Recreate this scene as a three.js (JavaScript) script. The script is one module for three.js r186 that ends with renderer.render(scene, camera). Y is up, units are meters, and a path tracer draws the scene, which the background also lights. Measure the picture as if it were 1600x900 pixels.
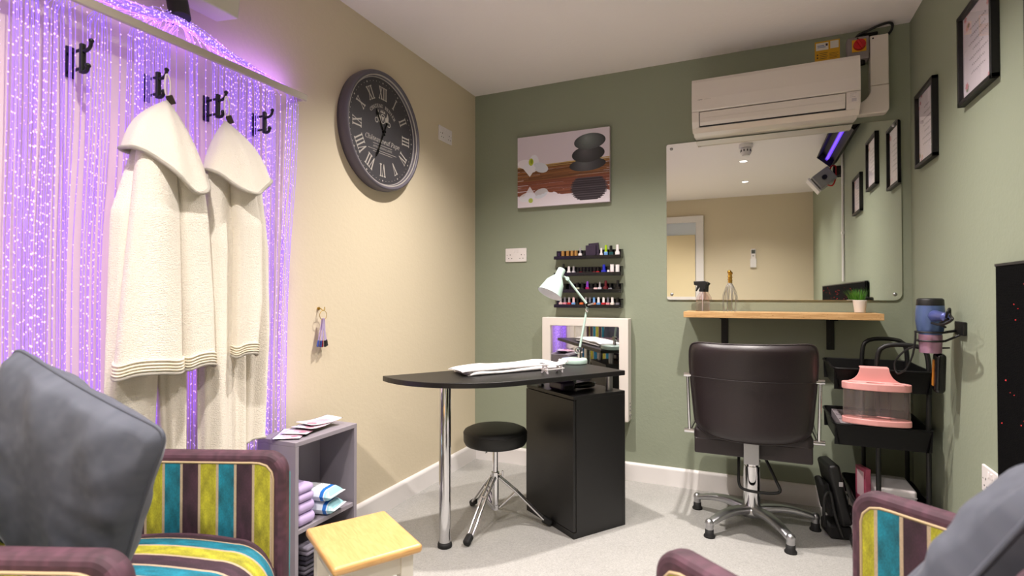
import * as THREE from 'three';
import { RoundedBoxGeometry } from 'three/addons/geometries/RoundedBoxGeometry.js';
import { mergeGeometries } from 'three/addons/utils/BufferGeometryUtils.js';
import { RectAreaLightUniformsLib } from 'three/addons/lights/RectAreaLightUniformsLib.js';

// ---------------------------------------------------------------- camera, lights, exposure
const scene = new THREE.Scene();
scene.background = new THREE.Color(0x000000);
const camera = new THREE.PerspectiveCamera(56.262, 16 / 9, 0.05, 50);
camera.position.set(1.6885, 1.0785, 3.1627);
camera.focus = 2.6; camera.userData.fStop = 3.5;
{
  const yaw = -24.185 * Math.PI / 180, pit = 0.714 * Math.PI / 180;
  camera.lookAt(1.6885 + Math.sin(yaw) * Math.cos(pit), 1.0785 + Math.sin(pit), 3.1627 - Math.cos(yaw) * Math.cos(pit));
}
const renderer = new THREE.WebGLRenderer({ antialias: true });
renderer.toneMapping = THREE.LinearToneMapping;
renderer.toneMappingExposure = 1.0;
renderer.shadowMap.enabled = true;
RectAreaLightUniformsLib.init();

const W = 2.385, H = 2.4, D = 4.72;               // room width, height, depth
const LAMP_SPOTS = [[0.77, 1.04], [1.6, 1.04], [0.77, 2.64], [1.6, 2.64], [1.6, 3.7], [0.5, 3.7]];
const LAMP_POWER = [15.5, 15.5, 11.5, 11.5, 11.5, 11.5], LAMP_COLOR = 0xfff6f0;
const CURTAIN_COLOR = new THREE.Color(0.46, 0.2, 1.0);

// ---------------------------------------------------------------- helpers
let seed = 12345;
function rnd() { seed |= 0; seed = seed + 0x6D2B79F5 | 0; let t = Math.imul(seed ^ seed >>> 15, 1 | seed); t = t + Math.imul(t ^ t >>> 7, 61 | t) ^ t; return ((t ^ t >>> 14) >>> 0) / 4294967296; }
const rr = (a, b) => a + (b - a) * rnd();
const V = (x, y, z) => new THREE.Vector3(x, y, z);
const PI = Math.PI, sin = Math.sin, cos = Math.cos;
const lerp = (a, b, t) => a + (b - a) * t;
const clamp = (x, a = 0, b = 1) => Math.min(b, Math.max(a, x));
const smooth = (t) => { t = clamp(t); return t * t * (3 - 2 * t); };

const taken = new Map();
function numbered(name) { const n = taken.get(name) || 0; taken.set(name, n + 1); return n ? `${name}_${String(n).padStart(3, '0')}` : name; }
function shade(o) { o.castShadow = true; o.receiveShadow = true; return o; }
function thing(name, label, category, pos = [0, 0, 0], ry = 0, group) {
  const o = new THREE.Group(); o.name = numbered(name); scene.add(o);
  o.position.set(...pos); o.rotation.y = ry; o.userData = { label, category }; if (group) o.userData.group = group; return o;
}
function part(name, geo, mat, parent, label) {
  const m = shade(new THREE.Mesh(Array.isArray(geo) ? merge(geo) : geo, mat)); m.name = name; parent.add(m);
  if (label) m.userData.label = label; return m;
}
function single(name, geo, mat, label, category, group) {
  const m = shade(new THREE.Mesh(Array.isArray(geo) ? merge(geo) : geo, mat)); m.name = numbered(name); scene.add(m);
  m.userData = { label, category }; if (group) m.userData.group = group; return m;
}
function struct(name, geo, mat, label, category, parent) {
  const m = shade(new THREE.Mesh(Array.isArray(geo) ? merge(geo) : geo, mat)); m.name = name; (parent || scene).add(m);
  if (!parent) m.userData = { kind: 'structure', label, category }; return m;
}
function merge(list) {
  return mergeGeometries(list.map(g => { const q = g.index ? g.toNonIndexed() : g; for (const k of Object.keys(q.attributes)) if (!['position', 'normal', 'uv'].includes(k)) q.deleteAttribute(k); return q; }));
}
function T(g, x = 0, y = 0, z = 0, rx = 0, ry = 0, rz = 0) {
  g.applyMatrix4(new THREE.Matrix4().compose(V(x, y, z), new THREE.Quaternion().setFromEuler(new THREE.Euler(rx, ry, rz)), V(1, 1, 1))); return g;
}
const rbox = (w, h, d, r = 0.004, s = 2) => new RoundedBoxGeometry(w, h, d, s, Math.min(r, w / 2.01, h / 2.01, d / 2.01));
const bx = (x0, x1, y0, y1, z0, z1, r) => { const g = r ? rbox(x1 - x0, y1 - y0, z1 - z0, r) : new THREE.BoxGeometry(x1 - x0, y1 - y0, z1 - z0); g.translate((x0 + x1) / 2, (y0 + y1) / 2, (z0 + z1) / 2); return uvm(g); };
const cyl = (r1, r2, h, s = 24, open = false) => new THREE.CylinderGeometry(r1, r2, h, s, 1, open);
const lathe = (pts, s = 32) => new THREE.LatheGeometry(pts.map(p => new THREE.Vector2(p[0], p[1])), s);
const tube = (pts, r, n = 24, rad = 8, closed = false) => new THREE.TubeGeometry(new THREE.CatmullRomCurve3(pts.map(p => V(...p)), closed, 'centripetal'), n, r, rad, closed);
function bar(a, b, r1, r2 = r1, s = 12) {      // tapered rod between two points
  const A = V(...a), B = V(...b), d = B.clone().sub(A), g = cyl(r2, r1, d.length(), s);
  g.applyQuaternion(new THREE.Quaternion().setFromUnitVectors(V(0, 1, 0), d.clone().normalize())); const m = A.add(B).multiplyScalar(0.5); return g.translate(m.x, m.y, m.z);
}
function uvm(g, s = 1) {                        // uv in metres from the dominant normal axis
  const p = g.attributes.position, n = g.attributes.normal, uv = new Float32Array(p.count * 2);
  for (let i = 0; i < p.count; i++) {
    const ax = Math.abs(n.getX(i)), ay = Math.abs(n.getY(i)), az = Math.abs(n.getZ(i));
    let u, v; if (ax >= ay && ax >= az) { u = p.getZ(i); v = p.getY(i); } else if (ay >= az) { u = p.getX(i); v = p.getZ(i); } else { u = p.getX(i); v = p.getY(i); }
    uv[2 * i] = u * s; uv[2 * i + 1] = v * s;
  }
  g.setAttribute('uv', new THREE.BufferAttribute(uv, 2)); return g;
}
function grid(nu, nv, f, closeU = false) {      // f(u,v) -> [x,y,z,(s,t)]
  const pos = [], uv = [], idx = [];
  for (let j = 0; j <= nv; j++) for (let i = 0; i <= nu; i++) { const q = f(i / nu, j / nv); pos.push(q[0], q[1], q[2]); uv.push(q.length > 3 ? q[3] : i / nu, q.length > 3 ? q[4] : j / nv); }
  for (let j = 0; j < nv; j++) for (let i = 0; i < nu; i++) { const a = j * (nu + 1) + i, b = a + 1, c = a + nu + 1, d = c + 1; idx.push(a, c, b, b, c, d); }
  const g = new THREE.BufferGeometry(); g.setAttribute('position', new THREE.Float32BufferAttribute(pos, 3)); g.setAttribute('uv', new THREE.Float32BufferAttribute(uv, 2)); g.setIndex(idx); g.computeVertexNormals();
  if (closeU) { const n = g.attributes.normal; for (let j = 0; j <= nv; j++) { const a = j * (nu + 1), b = a + nu; const v = V(n.getX(a) + n.getX(b), n.getY(a) + n.getY(b), n.getZ(a) + n.getZ(b)).normalize(); n.setXYZ(a, v.x, v.y, v.z); n.setXYZ(b, v.x, v.y, v.z); } }
  return g;
}
function rrShape(w, h, r, cx = 0, cy = 0) {
  const s = new THREE.Shape(), x = cx - w / 2, y = cy - h / 2; const [a, b, c, d] = Array.isArray(r) ? r : [r, r, r, r]; // bl br tr tl
  s.moveTo(x + a, y); s.lineTo(x + w - b, y); if (b) s.absarc(x + w - b, y + b, b, -PI / 2, 0); s.lineTo(x + w, y + h - c); if (c) s.absarc(x + w - c, y + h - c, c, 0, PI / 2);
  s.lineTo(x + d, y + h); if (d) s.absarc(x + d, y + h - d, d, PI / 2, PI); s.lineTo(x, y + a); if (a) s.absarc(x + a, y + a, a, PI, 1.5 * PI); return s;
}
const extr = (s, depth, bevel = 0, seg = 12) => new THREE.ExtrudeGeometry(s, { depth: depth - 2 * bevel, bevelEnabled: bevel > 0, bevelThickness: bevel, bevelSize: bevel, bevelOffset: -bevel, bevelSegments: 3, curveSegments: seg }).translate(0, 0, bevel);

// ---------------------------------------------------------------- textures
function vnoise(n, cells, sd) {                 // tileable value noise, n x n
  let s = seed; seed = sd; const L = new Float32Array(cells * cells).map(() => rnd()); seed = s;
  return (x, y) => { const fx = x * cells, fy = y * cells, ix = Math.floor(fx), iy = Math.floor(fy), tx = smooth(fx - ix), ty = smooth(fy - iy), m = (a) => ((a % cells) + cells) % cells;
    const g = (a, b) => L[m(b) * cells + m(a)]; return lerp(lerp(g(ix, iy), g(ix + 1, iy), tx), lerp(g(ix, iy + 1), g(ix + 1, iy + 1), tx), ty); };
}
function dataTex(w, h, f, srgb, rx = 1, ry = 1) {
  const a = new Uint8Array(w * h * 4);
  for (let j = 0; j < h; j++) for (let i = 0; i < w; i++) { const c = f(i / w, j / h, i, j), k = 4 * (j * w + i); if (typeof c === 'number') a[k] = a[k + 1] = a[k + 2] = clamp(c) * 255; else { a[k] = clamp(c[0]) * 255; a[k + 1] = clamp(c[1]) * 255; a[k + 2] = clamp(c[2]) * 255; } a[k + 3] = 255; }
  const t = new THREE.DataTexture(a, w, h); t.wrapS = t.wrapT = THREE.RepeatWrapping; t.magFilter = THREE.LinearFilter; t.minFilter = THREE.LinearMipmapLinearFilter; t.generateMipmaps = true;
  if (srgb) t.colorSpace = THREE.SRGBColorSpace; t.repeat.set(rx, ry); t.needsUpdate = true; return t;
}
function canvasTex(w, h, draw) { const c = document.createElement('canvas'); c.width = w; c.height = h; const x = c.getContext('2d'); draw(x, w, h); const t = new THREE.CanvasTexture(c); t.colorSpace = THREE.SRGBColorSpace; return t; }
const n8 = vnoise(0, 8, 11), n16 = vnoise(0, 16, 12), n32 = vnoise(0, 32, 13), n64 = vnoise(0, 64, 14), n128 = vnoise(0, 128, 15), n4 = vnoise(0, 4, 16);
const paintBump = dataTex(256, 256, (x, y) => 0.4 * n32(x, y) + 0.35 * n64(x, y) + 0.25 * n128(x, y), false, 2.2, 2.2);
const towelBump = dataTex(256, 256, (x, y, i, j) => 0.55 * n128(x, y) + 0.3 * n64(x, y) + 0.15 * (j % 8 < 4 ? 1 : 0), false, 7, 7);
const leatherBump = dataTex(256, 256, (x, y) => 0.6 * n64(x, y) + 0.4 * n128(x, y), false, 6, 6);
const floorMap = dataTex(512, 512, (x, y) => { const b = 0.655 + 0.02 * (n8(x, y) - 0.5), f = rnd(); let k = 0.06 * (n128(x, y) - 0.5) + 0.05 * (rnd() - 0.5); if (f > 0.965) k -= 0.16; else if (f < 0.03) k += 0.1; return [b + k, b - 0.006 + k, b - 0.022 + k]; }, true, 1.6, 1.6);
const oakMap = dataTex(512, 256, (x, y) => { const g = n64(x * 0.25, y) * 0.5 + n128(x * 0.125, y) * 0.35 + n8(x, y) * 0.25, k = 0.11 * (g - 0.55) - (n128(x * 0.06, y * 1) > 0.83 ? 0.035 : 0); return [0.80 + k, 0.62 + k * 1.05, 0.385 + k]; }, true, 2.5, 4);
const pineMap = dataTex(512, 256, (x, y) => { const g = n32(x * 0.25, y + 0.05 * n4(x, y)) * 0.6 + n128(x * 0.125, y) * 0.4, k = 0.2 * (g - 0.5) - (n64(x, y * 0.5) > 0.9 ? 0.1 : 0); return [0.76 + k, 0.6 + k * 1.1, 0.4 + k * 1.1]; }, true, 2, 12);
const velvetMap = dataTex(256, 256, (x, y) => { const k = 0.04 * (n8(x, y) - 0.5) + 0.05 * (n16(x, y * 0.5) - 0.5) + 0.04 * (n64(x, y) - 0.5); return [0.315 + k, 0.328 + k, 0.372 + k]; }, true, 1.3, 1.3);
const STR = { y: [0.62, 0.60, 0.16], t: [0.07, 0.44, 0.52], p: [0.235, 0.145, 0.195], b: [0.70, 0.62, 0.52] };
const stripeMap = dataTex(512, 512, (x, y) => {
  const q = ((x * 3) % 3 + 3) % 3, i = Math.floor(q), f = q - i; let c = f < 0.07 || f > 0.93 ? STR.b : [STR.y, STR.t, STR.p][i];
  const k = 1 + 0.3 * (n8(x, y) - 0.5) + 0.25 * (n16(x, y) - 0.5) + 0.22 * (n128(x, y) - 0.5); return c === STR.b ? c.map(v => v * (1 + 0.1 * (n128(x, y) - 0.5))) : c.map(v => v * k);
}, true, 1 / 0.145, 1 / 0.36);
const plumMap = dataTex(256, 256, (x, y) => { const k = 1 + 0.35 * (n8(x, y) - 0.5) + 0.3 * (n32(x, y) - 0.5); return [0.295 * k, 0.185 * k, 0.23 * k]; }, true, 3, 3);

// ---------------------------------------------------------------- materials
const S = (color, roughness = 0.5, o = {}) => new THREE.MeshStandardMaterial({ color, roughness, ...o });
const P = (color, roughness = 0.5, o = {}) => new THREE.MeshPhysicalMaterial({ color, roughness, ...o });
const mat = {
  green: S(0x8d9480, 0.75, { bumpMap: paintBump, bumpScale: 0.0006 }),
  cream: S(0xd4c7ac, 0.75, { bumpMap: paintBump, bumpScale: 0.0006 }),
  ceiling: S(0xf0eae8, 0.9, { bumpMap: paintBump, bumpScale: 0.0006 }),
  floor: S(0xffffff, 0.5, { map: floorMap }),
  gloss: S(0xe6e2e0, 0.35), plastic: S(0xe4dedd, 0.4), offwhite: S(0xe2dad2, 0.45), acwhite: P(0xdcd4cc, 0.3, { clearcoat: 0.6, clearcoatRoughness: 0.12 }),
  black: S(0x070708, 0.5), blackGloss: S(0x08080a, 0.2), blackMatt: S(0x0c0c0d, 0.8), rubber: S(0x0e0e0e, 0.7),
  deskTop: S(0x141212, 0.42, { bumpMap: leatherBump, bumpScale: 0.0002 }), deskSide: S(0x0d0c0c, 0.4),
  chrome: S(0xd8d8da, 0.08, { metalness: 1 }), steel: S(0xa8a8aa, 0.35, { metalness: 1 }), alu: S(0xb4b4b6, 0.38, { metalness: 1 }), gold: S(0xcf9f45, 0.25, { metalness: 1 }), brass: S(0xc0a050, 0.3, { metalness: 1 }),
  mirror: S(0xf0f2ee, 0.0, { metalness: 1 }), dark: S(0x1a1a1c, 0.5), grey: S(0x8a8886, 0.5),
  mint: P(0xb9d3c8, 0.3, { clearcoat: 0.5 }), mintIn: S(0xe8e8ee, 0.5),
  leather: P(0x241a1c, 0.42, { bumpMap: leatherBump, bumpScale: 0.0003, clearcoat: 0.08, clearcoatRoughness: 0.4 }), blackLeather: S(0x0d0d0b, 0.5, { bumpMap: leatherBump, bumpScale: 0.0003 }),
  oak: P(0xffffff, 0.4, { map: oakMap, clearcoat: 0.3, clearcoatRoughness: 0.3 }), pine: S(0xffffff, 0.6, { map: pineMap }), paintedWood: S(0xded8cc, 0.5),
  unit: S(0x8f8890, 0.5),
  towel: S(0xf2efee, 0.95, { bumpMap: towelBump, bumpScale: 0.003 }), robe: S(0xefe8da, 0.97, { bumpMap: towelBump, bumpScale: 0.0022, side: THREE.DoubleSide }),
  velvet: P(0xffffff, 0.8, { map: velvetMap, sheen: 0.5, sheenRoughness: 0.5, sheenColor: new THREE.Color(0.5, 0.5, 0.55) }),
  stripe: P(0xffffff, 0.75, { map: stripeMap, sheen: 0.35, sheenRoughness: 0.4, sheenColor: new THREE.Color(0.3, 0.3, 0.26), side: THREE.DoubleSide }),
  plum: P(0xffffff, 0.75, { map: plumMap, sheen: 0.4, sheenRoughness: 0.4, sheenColor: new THREE.Color(0.32, 0.24, 0.27) }), piping: S(0xb09a78, 0.8),
  glass: P(0xffffff, 0.02, { transmission: 1, thickness: 0, ior: 1.45 }), clearPlastic: P(0xf6eeee, 0.08, { transmission: 1, thickness: 0, ior: 1.4 }), smokedPlastic: P(0xe8dcda, 0.05, { transmission: 0.93, thickness: 0, ior: 1.5, side: THREE.DoubleSide }),
  pink: S(0xdc9c98, 0.5), lavender: S(0xb9a6cf, 0.8), red: S(0xc01018, 0.3), yellow: S(0xe0a818, 0.5),
};

// ---------------------------------------------------------------- the room
struct('floor', bx(-0.1, W + 0.1, -0.1, 0, -0.1, D + 0.1), mat.floor, 'pale grey speckled vinyl floor', 'floor');
struct('ceiling', bx(-0.1, W + 0.1, H, H + 0.1, -0.1, D + 0.1), mat.ceiling, 'plain white painted ceiling', 'ceiling');
struct('wall_left', bx(-0.1, 0, 0, H, -0.1, D + 0.1), mat.cream, 'cream painted wall behind the clock and bathrobes', 'wall');
struct('wall_back', bx(0, W, 0, H, -0.1, 0), mat.green, 'sage green wall behind the mirror and desk', 'wall');
struct('wall_right', bx(W, W + 0.1, 0, H, -0.1, D + 0.1), mat.green, 'sage green wall with the certificates', 'wall');
struct('wall_rear', bx(0, W, 0, H, D, D + 0.1), mat.cream, 'cream wall seen in the mirror', 'wall');
function skirting(name, len, label, place) {
  const s = new THREE.Shape(); s.moveTo(0, 0); s.lineTo(0.018, 0); s.lineTo(0.018, 0.088); s.quadraticCurveTo(0.017, 0.1, 0.006, 0.1035); s.lineTo(0, 0.1035); s.lineTo(0, 0);
  const g = extr(s, len); place(g); struct(name, g, mat.gloss, label, 'skirting board');
}
skirting('baseboard_left', D, 'white skirting board along the cream wall', g => g.translate(0, 0, 0));
skirting('baseboard_back', W - 0.036, 'white skirting board along the green back wall', g => { g.rotateY(-PI / 2); g.translate(W - 0.018, 0, 0); });
skirting('baseboard_right', D, 'white skirting board along the green right wall', g => { g.scale(-1, 1, 1); const ix = g.attributes.position; for (let i = 0; i < ix.count; i += 3) for (const a of [g.attributes.position, g.attributes.normal, g.attributes.uv]) { const n = a.itemSize; for (let k = 0; k < n; k++) { const t = a.array[(i + 1) * n + k]; a.array[(i + 1) * n + k] = a.array[(i + 2) * n + k]; a.array[(i + 2) * n + k] = t; } } g.translate(W, 0, 0); });
{ // door on the rear wall, seen in the mirror
  const o = new THREE.Group(); o.name = 'door_1'; scene.add(o); o.userData = { kind: 'structure', label: 'white framed door with a cream blind seen in the mirror', category: 'door' };
  const z = D, x0 = 0.12, x1 = 1.06;
  struct('door_frame', [bx(x0, x0 + 0.09, 0, 2.16, z - 0.04, z, 0.004), bx(x1 - 0.1, x1, 0, 2.16, z - 0.04, z, 0.004), bx(x0, x1, 2.08, 2.17, z - 0.042, z, 0.004)], mat.gloss, 0, 0, o);
  struct('door_leaf', bx(x0 + 0.09, x1 - 0.1, 0.005, 1.05, z - 0.03, z - 0.002, 0.003), mat.gloss, 0, 0, o);
  struct('pane', bx(x0 + 0.09, x1 - 0.1, 1.05, 2.08, z - 0.012, z - 0.004), S(0xcfd8e2, 0.15), 0, 0, o);
  struct('blind', bx(x0 + 0.1, x1 - 0.11, 1.0, 1.91, z - 0.026, z - 0.016, 0.003), S(0xe6d6b0, 0.9), 0, 0, o);
  struct('door_handle', [T(cyl(0.01, 0.01, 0.05, 12), x0 + 0.16, 1.0, z - 0.045, PI / 2), bx(x0 + 0.15, x0 + 0.27, 0.99, 1.01, z - 0.075, z - 0.06, 0.005)], mat.steel, 0, 0, o);
}
// ---------------------------------------------------------------- ceiling lights
const lampWhere = ['over the manicure desk', 'over the salon chair', 'over the striped armchair below the bathrobes', 'seen in the mirror close to the heat detector', 'seen in the mirror nearest the cream wall', 'by the door behind the camera'];
const glow = S(0xffffff, 0.5, { emissive: LAMP_COLOR, emissiveIntensity: 6 });
LAMP_SPOTS.forEach(([x, z], i) => {
  const o = thing('ceiling_downlight', 'recessed round ceiling downlight ' + lampWhere[i], 'light', [x, H, z], 0, 'ceiling downlights');
  part('trim_ring', lathe([[0.034, -0.001], [0.034, -0.004], [0.042, -0.005], [0.045, -0.002], [0.045, 0.0]], 32), mat.gloss, o);
  part('lamp_lens', T(cyl(0.034, 0.034, 0.002, 32), 0, -0.0015, 0), glow, o);
  const l = new THREE.SpotLight(LAMP_COLOR, LAMP_POWER[i], 0, 1.13, 1.0, 2); l.position.set(x, H - 0.012, z); l.target.position.set(x, 0, z); l.castShadow = true; l.shadow.mapSize.set(1024, 1024); l.shadow.radius = 1.5; scene.add(l, l.target);
});
{
  const o = thing('heat_detector', 'white cylindrical detector on the ceiling seen in the mirror', 'detector', [1.63, H, 2.0]);
  part('base', T(cyl(0.055, 0.058, 0.035, 32), 0, -0.0175, 0), mat.gloss, o);
  part('body', T(cyl(0.046, 0.04, 0.05, 32), 0, -0.065, 0), mat.gloss, o);
  const r = []; for (let i = 0; i < 10; i++) { const a = i / 10 * 2 * PI; r.push(T(rbox(0.004, 0.018, 0.01, 0.001), 0.0445 * cos(a), -0.06, 0.0445 * sin(a), 0, -a, 0)); }
  part('vents', r, mat.dark, o);
  part('cap', T(cyl(0.03, 0.034, 0.014, 32), 0, -0.097, 0), mat.gloss, o);
}

// ---------------------------------------------------------------- armchairs (largest things first)
function armchair(label, x, z, fx, fz) {
  const o = thing('striped_armchair', label, 'armchair', [x, 0, z], Math.atan2(fx, fz), 'striped velvet armchairs');
  // local: +z forward, x across; arms at x = +-0.282
  for (const s of [-1, 1]) {
    const zb = -0.235, zf = 0.29, y0 = 0.13, y1 = 0.66;
    const arm = part('arm', T(extr(rrShape(zf - zb, y1 - y0, [0.02, 0.05, 0.055, 0.02], (zf + zb) / 2, (y0 + y1) / 2), 0.046, 0.015, 10), s * 0.282 + 0.023, 0, 0, 0, -PI / 2, 0), mat.plum, o, 'plum velvet arm with striped sides');
    // mesh extruded along local -x after the turn: shape x -> z
    for (const side of [-1, 1]) {
      const sh = rrShape(zf - zb - 0.045, y1 - y0 - 0.042, [0.01, 0.03, 0.04, 0.01], (zf + zb) / 2 - 0.004, (y0 + y1) / 2 - 0.004);
      const g = extr(sh, 0.014, 0.005, 8); uvShape(g, s); T(g, s * 0.282 + side * 0.0205 + 0.007, 0, 0, 0, -PI / 2, 0);
      part('striped_panel', g, mat.stripe, arm);
      const pts = sh.getSpacedPoints(60).map(p => [s * 0.282 + side * 0.0262, p.y, p.x]);
      part('piping', tube(pts.slice(0, -1), 0.003, 90, 6, true), mat.piping, arm);
    }
    part('front_piping', tube([0, 0.2, 0.4, 0.6, 0.8, 1].map(t => [s * 0.282 + s * 0.02, lerp(y0 + 0.06, y1 - 0.06, t), zf - 0.004]), 0.003, 30, 6), S(0x5aa3a8, 0.8), arm);
  }
  // waterfall seat, stripes front to back
  const prof = []; prof.push([-0.2, 0.445]); for (let i = 0; i <= 8; i++) prof.push([lerp(-0.15, 0.2, i / 8), 0.452 + 0.012 * sin(PI * i / 8)]);
  for (let i = 1; i <= 12; i++) { const a = PI / 2 - i / 12 * PI / 2; prof.push([0.2 + 0.115 * cos(a), 0.352 + 0.1 * sin(a)]); }
  prof.push([0.315, 0.28], [0.312, 0.2], [0.3, 0.16]);
  const acc = [0]; for (let i = 1; i < prof.length; i++) acc.push(acc[i - 1] + Math.hypot(prof[i][0] - prof[i - 1][0], prof[i][1] - prof[i - 1][1]));
  const hw = 0.255;
  const seatG = grid(32, prof.length - 1, (u, v) => { const k = Math.round(v * (prof.length - 1)), q = prof[k], a = (u - 0.5) * 2, e = Math.pow(Math.abs(a), 6); const front = clamp((q[0] - 0.05) / 0.25); return [a * hw, q[1] - 0.02 * e * (k > 20 ? 0 : 1), q[0] - 0.05 * front * Math.pow(Math.abs(a), 4), a * hw + 0.035, acc[k]]; });
  const seat = part('seat', seatG, mat.stripe, o, 'striped waterfall seat cushion');
  part('seat_edge', [-1, 1].map(s => tube(prof.map((q, k) => [s * hw, q[1] - 0.02 * (k > 20 ? 0 : 1), q[0] - 0.05 * clamp((q[0] - 0.05) / 0.25)]), 0.007, 60, 6)), mat.plum, seat);
  part('seat_base', bx(-0.252, 0.252, 0.13, 0.4, -0.2, 0.24, 0.02), mat.plum, o);
  // backrest
  const back = part('backrest', T(extr(rrShape(0.61, 0.68, [0.02, 0.02, 0.09, 0.09], 0, 0.47), 0.085, 0.03, 12), 0, 0, -0.245, 0, 0, 0), mat.plum, o);
  const bg = extr(rrShape(0.44, 0.33, [0.01, 0.01, 0.05, 0.05], 0, 0.62), 0.016, 0.006, 8); uvShape(bg); T(bg, 0, 0, -0.168);
  part('striped_panel', bg, mat.stripe, back);
  for (const [lx, lz] of [[-0.27, 0.22], [0.27, 0.22], [-0.26, -0.2], [0.26, -0.2]]) part('leg', bar([lx, 0, lz], [lx, 0.14, lz], 0.014, 0.022, 12), S(0x6a4426, 0.4), o);
  return o;
}
function uvShape(g, s = 1) { const p = g.attributes.position, uv = g.attributes.uv; for (let i = 0; i < p.count; i++) uv.setXY(i, s > 0 ? p.getX(i) - 0.066 : -p.getX(i) + 0.282, p.getY(i)); return g; }
armchair('striped velvet armchair with a grey cushion below the bathrobes', 0.385, 2.459, 0.927, -0.376);
armchair('striped velvet armchair with its cushion against the green wall', 1.945, 2.165, -0.788, -0.616);

function cushion(label, size, center, e1, e2, thick = 0.075) {   // e1, e2 span the face
  const n = new THREE.Vector3().crossVectors(e1, e2).normalize(); const h = size / 2;
  const side = (s) => grid(36, 36, (u, v) => {
    let a = u * 2 - 1, b = v * 2 - 1; { const m = Math.max(Math.abs(a), Math.abs(b)), cr = Math.pow(Math.pow(Math.abs(a), 14) + Math.pow(Math.abs(b), 14), 1 / 14); if (m > 0) { a *= m / cr; b *= m / cr; } } const M_ = Math.max(Math.abs(u * 2 - 1), Math.abs(v * 2 - 1)); const A = Math.abs(a), B = Math.abs(b);
    const pin = 1 - 0.05 * (1 - A * A) * B * B * B, pin2 = 1 - 0.05 * (1 - B * B) * A * A * A;
    const k = Math.pow(Math.max(0, (1 - Math.pow(A, 3.2)) * (1 - Math.pow(B, 3.2))), 0.42) * (M_ > 0.999 ? 0 : 1);
    const w = 0.006 * sin(9 * a + 5 * b) * (A + B) * k + 0.004 * (n8(u, v) - 0.5) + 0.008 * sin(14 * Math.atan2(b, a)) * Math.pow(Math.max(A, B), 3) * (1 - Math.pow(Math.max(A, B), 8));
    const d = s * (thick * k + (M_ > 0.999 ? 0 : w) + 0.002);
    const x = a * h * pin2, y = b * h * pin;
    return [e1.x * x + e2.x * y + n.x * d, e1.y * x + e2.y * y + n.y * d, e1.z * x + e2.z * y + n.z * d, u * size, v * size];
  });
  const o = thing('cushion', label, 'cushion', center, 0, 'grey velvet cushions');
  const f = side(1), b = side(-1); { const ix = b.index.array; for (let i = 0; i < ix.length; i += 3) { const t = ix[i + 1]; ix[i + 1] = ix[i + 2]; ix[i + 2] = t; } b.computeVertexNormals(); }
  part('cover', [f, b], mat.velvet, o);
  const edge = []; for (let i = 0; i < 80; i++) { const q = i / 80 * 4, k = Math.floor(q), t = q - k; const [a, c] = [[t * 2 - 1, -1], [1, t * 2 - 1], [1 - t * 2, 1], [-1, 1 - t * 2]][k].map((q, _, r) => q / Math.pow(Math.pow(Math.abs(r[0]), 14) + Math.pow(Math.abs(r[1]), 14), 1 / 14)); const A = Math.abs(a), B = Math.abs(c); const x = a * h * (1 - 0.05 * (1 - B * B) * A * A * A), y = c * h * (1 - 0.05 * (1 - A * A) * B * B * B); edge.push([e1.x * x + e2.x * y, e1.y * x + e2.y * y, e1.z * x + e2.z * y]); }
  part('seam', tube(edge, 0.004, 240, 6, true), mat.velvet, o);
}
{
  const R_ = V(0.69, 0.83, 2.511), T_ = V(0.355, 0.971, 2.58), B_ = V(0.546, 0.489, 2.512);
  const e1 = R_.clone().sub(T_).normalize(), e2 = R_.clone().sub(B_); e2.addScaledVector(e1, -e2.dot(e1)).normalize(); const c = T_.clone().add(B_).multiplyScalar(0.5);
  cushion('grey velvet cushion standing on the striped armchair by the bathrobes', 0.4, [c.x - 0.008, c.y - 0.012, c.z + 0.004], e1, e2, 0.055);
}
{
  const f = V(-0.788, 0, -0.616), lat = V(-0.616, 0, 0.788), lean = 30 * PI / 180;
  const e2 = V(0, 1, 0).multiplyScalar(cos(lean)).addScaledVector(f, -sin(lean)).normalize();
  cushion('grey velvet cushion leaning in the armchair by the green wall', 0.38, [2.015, 0.715, 2.215], lat, e2, 0.06);
}

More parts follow.
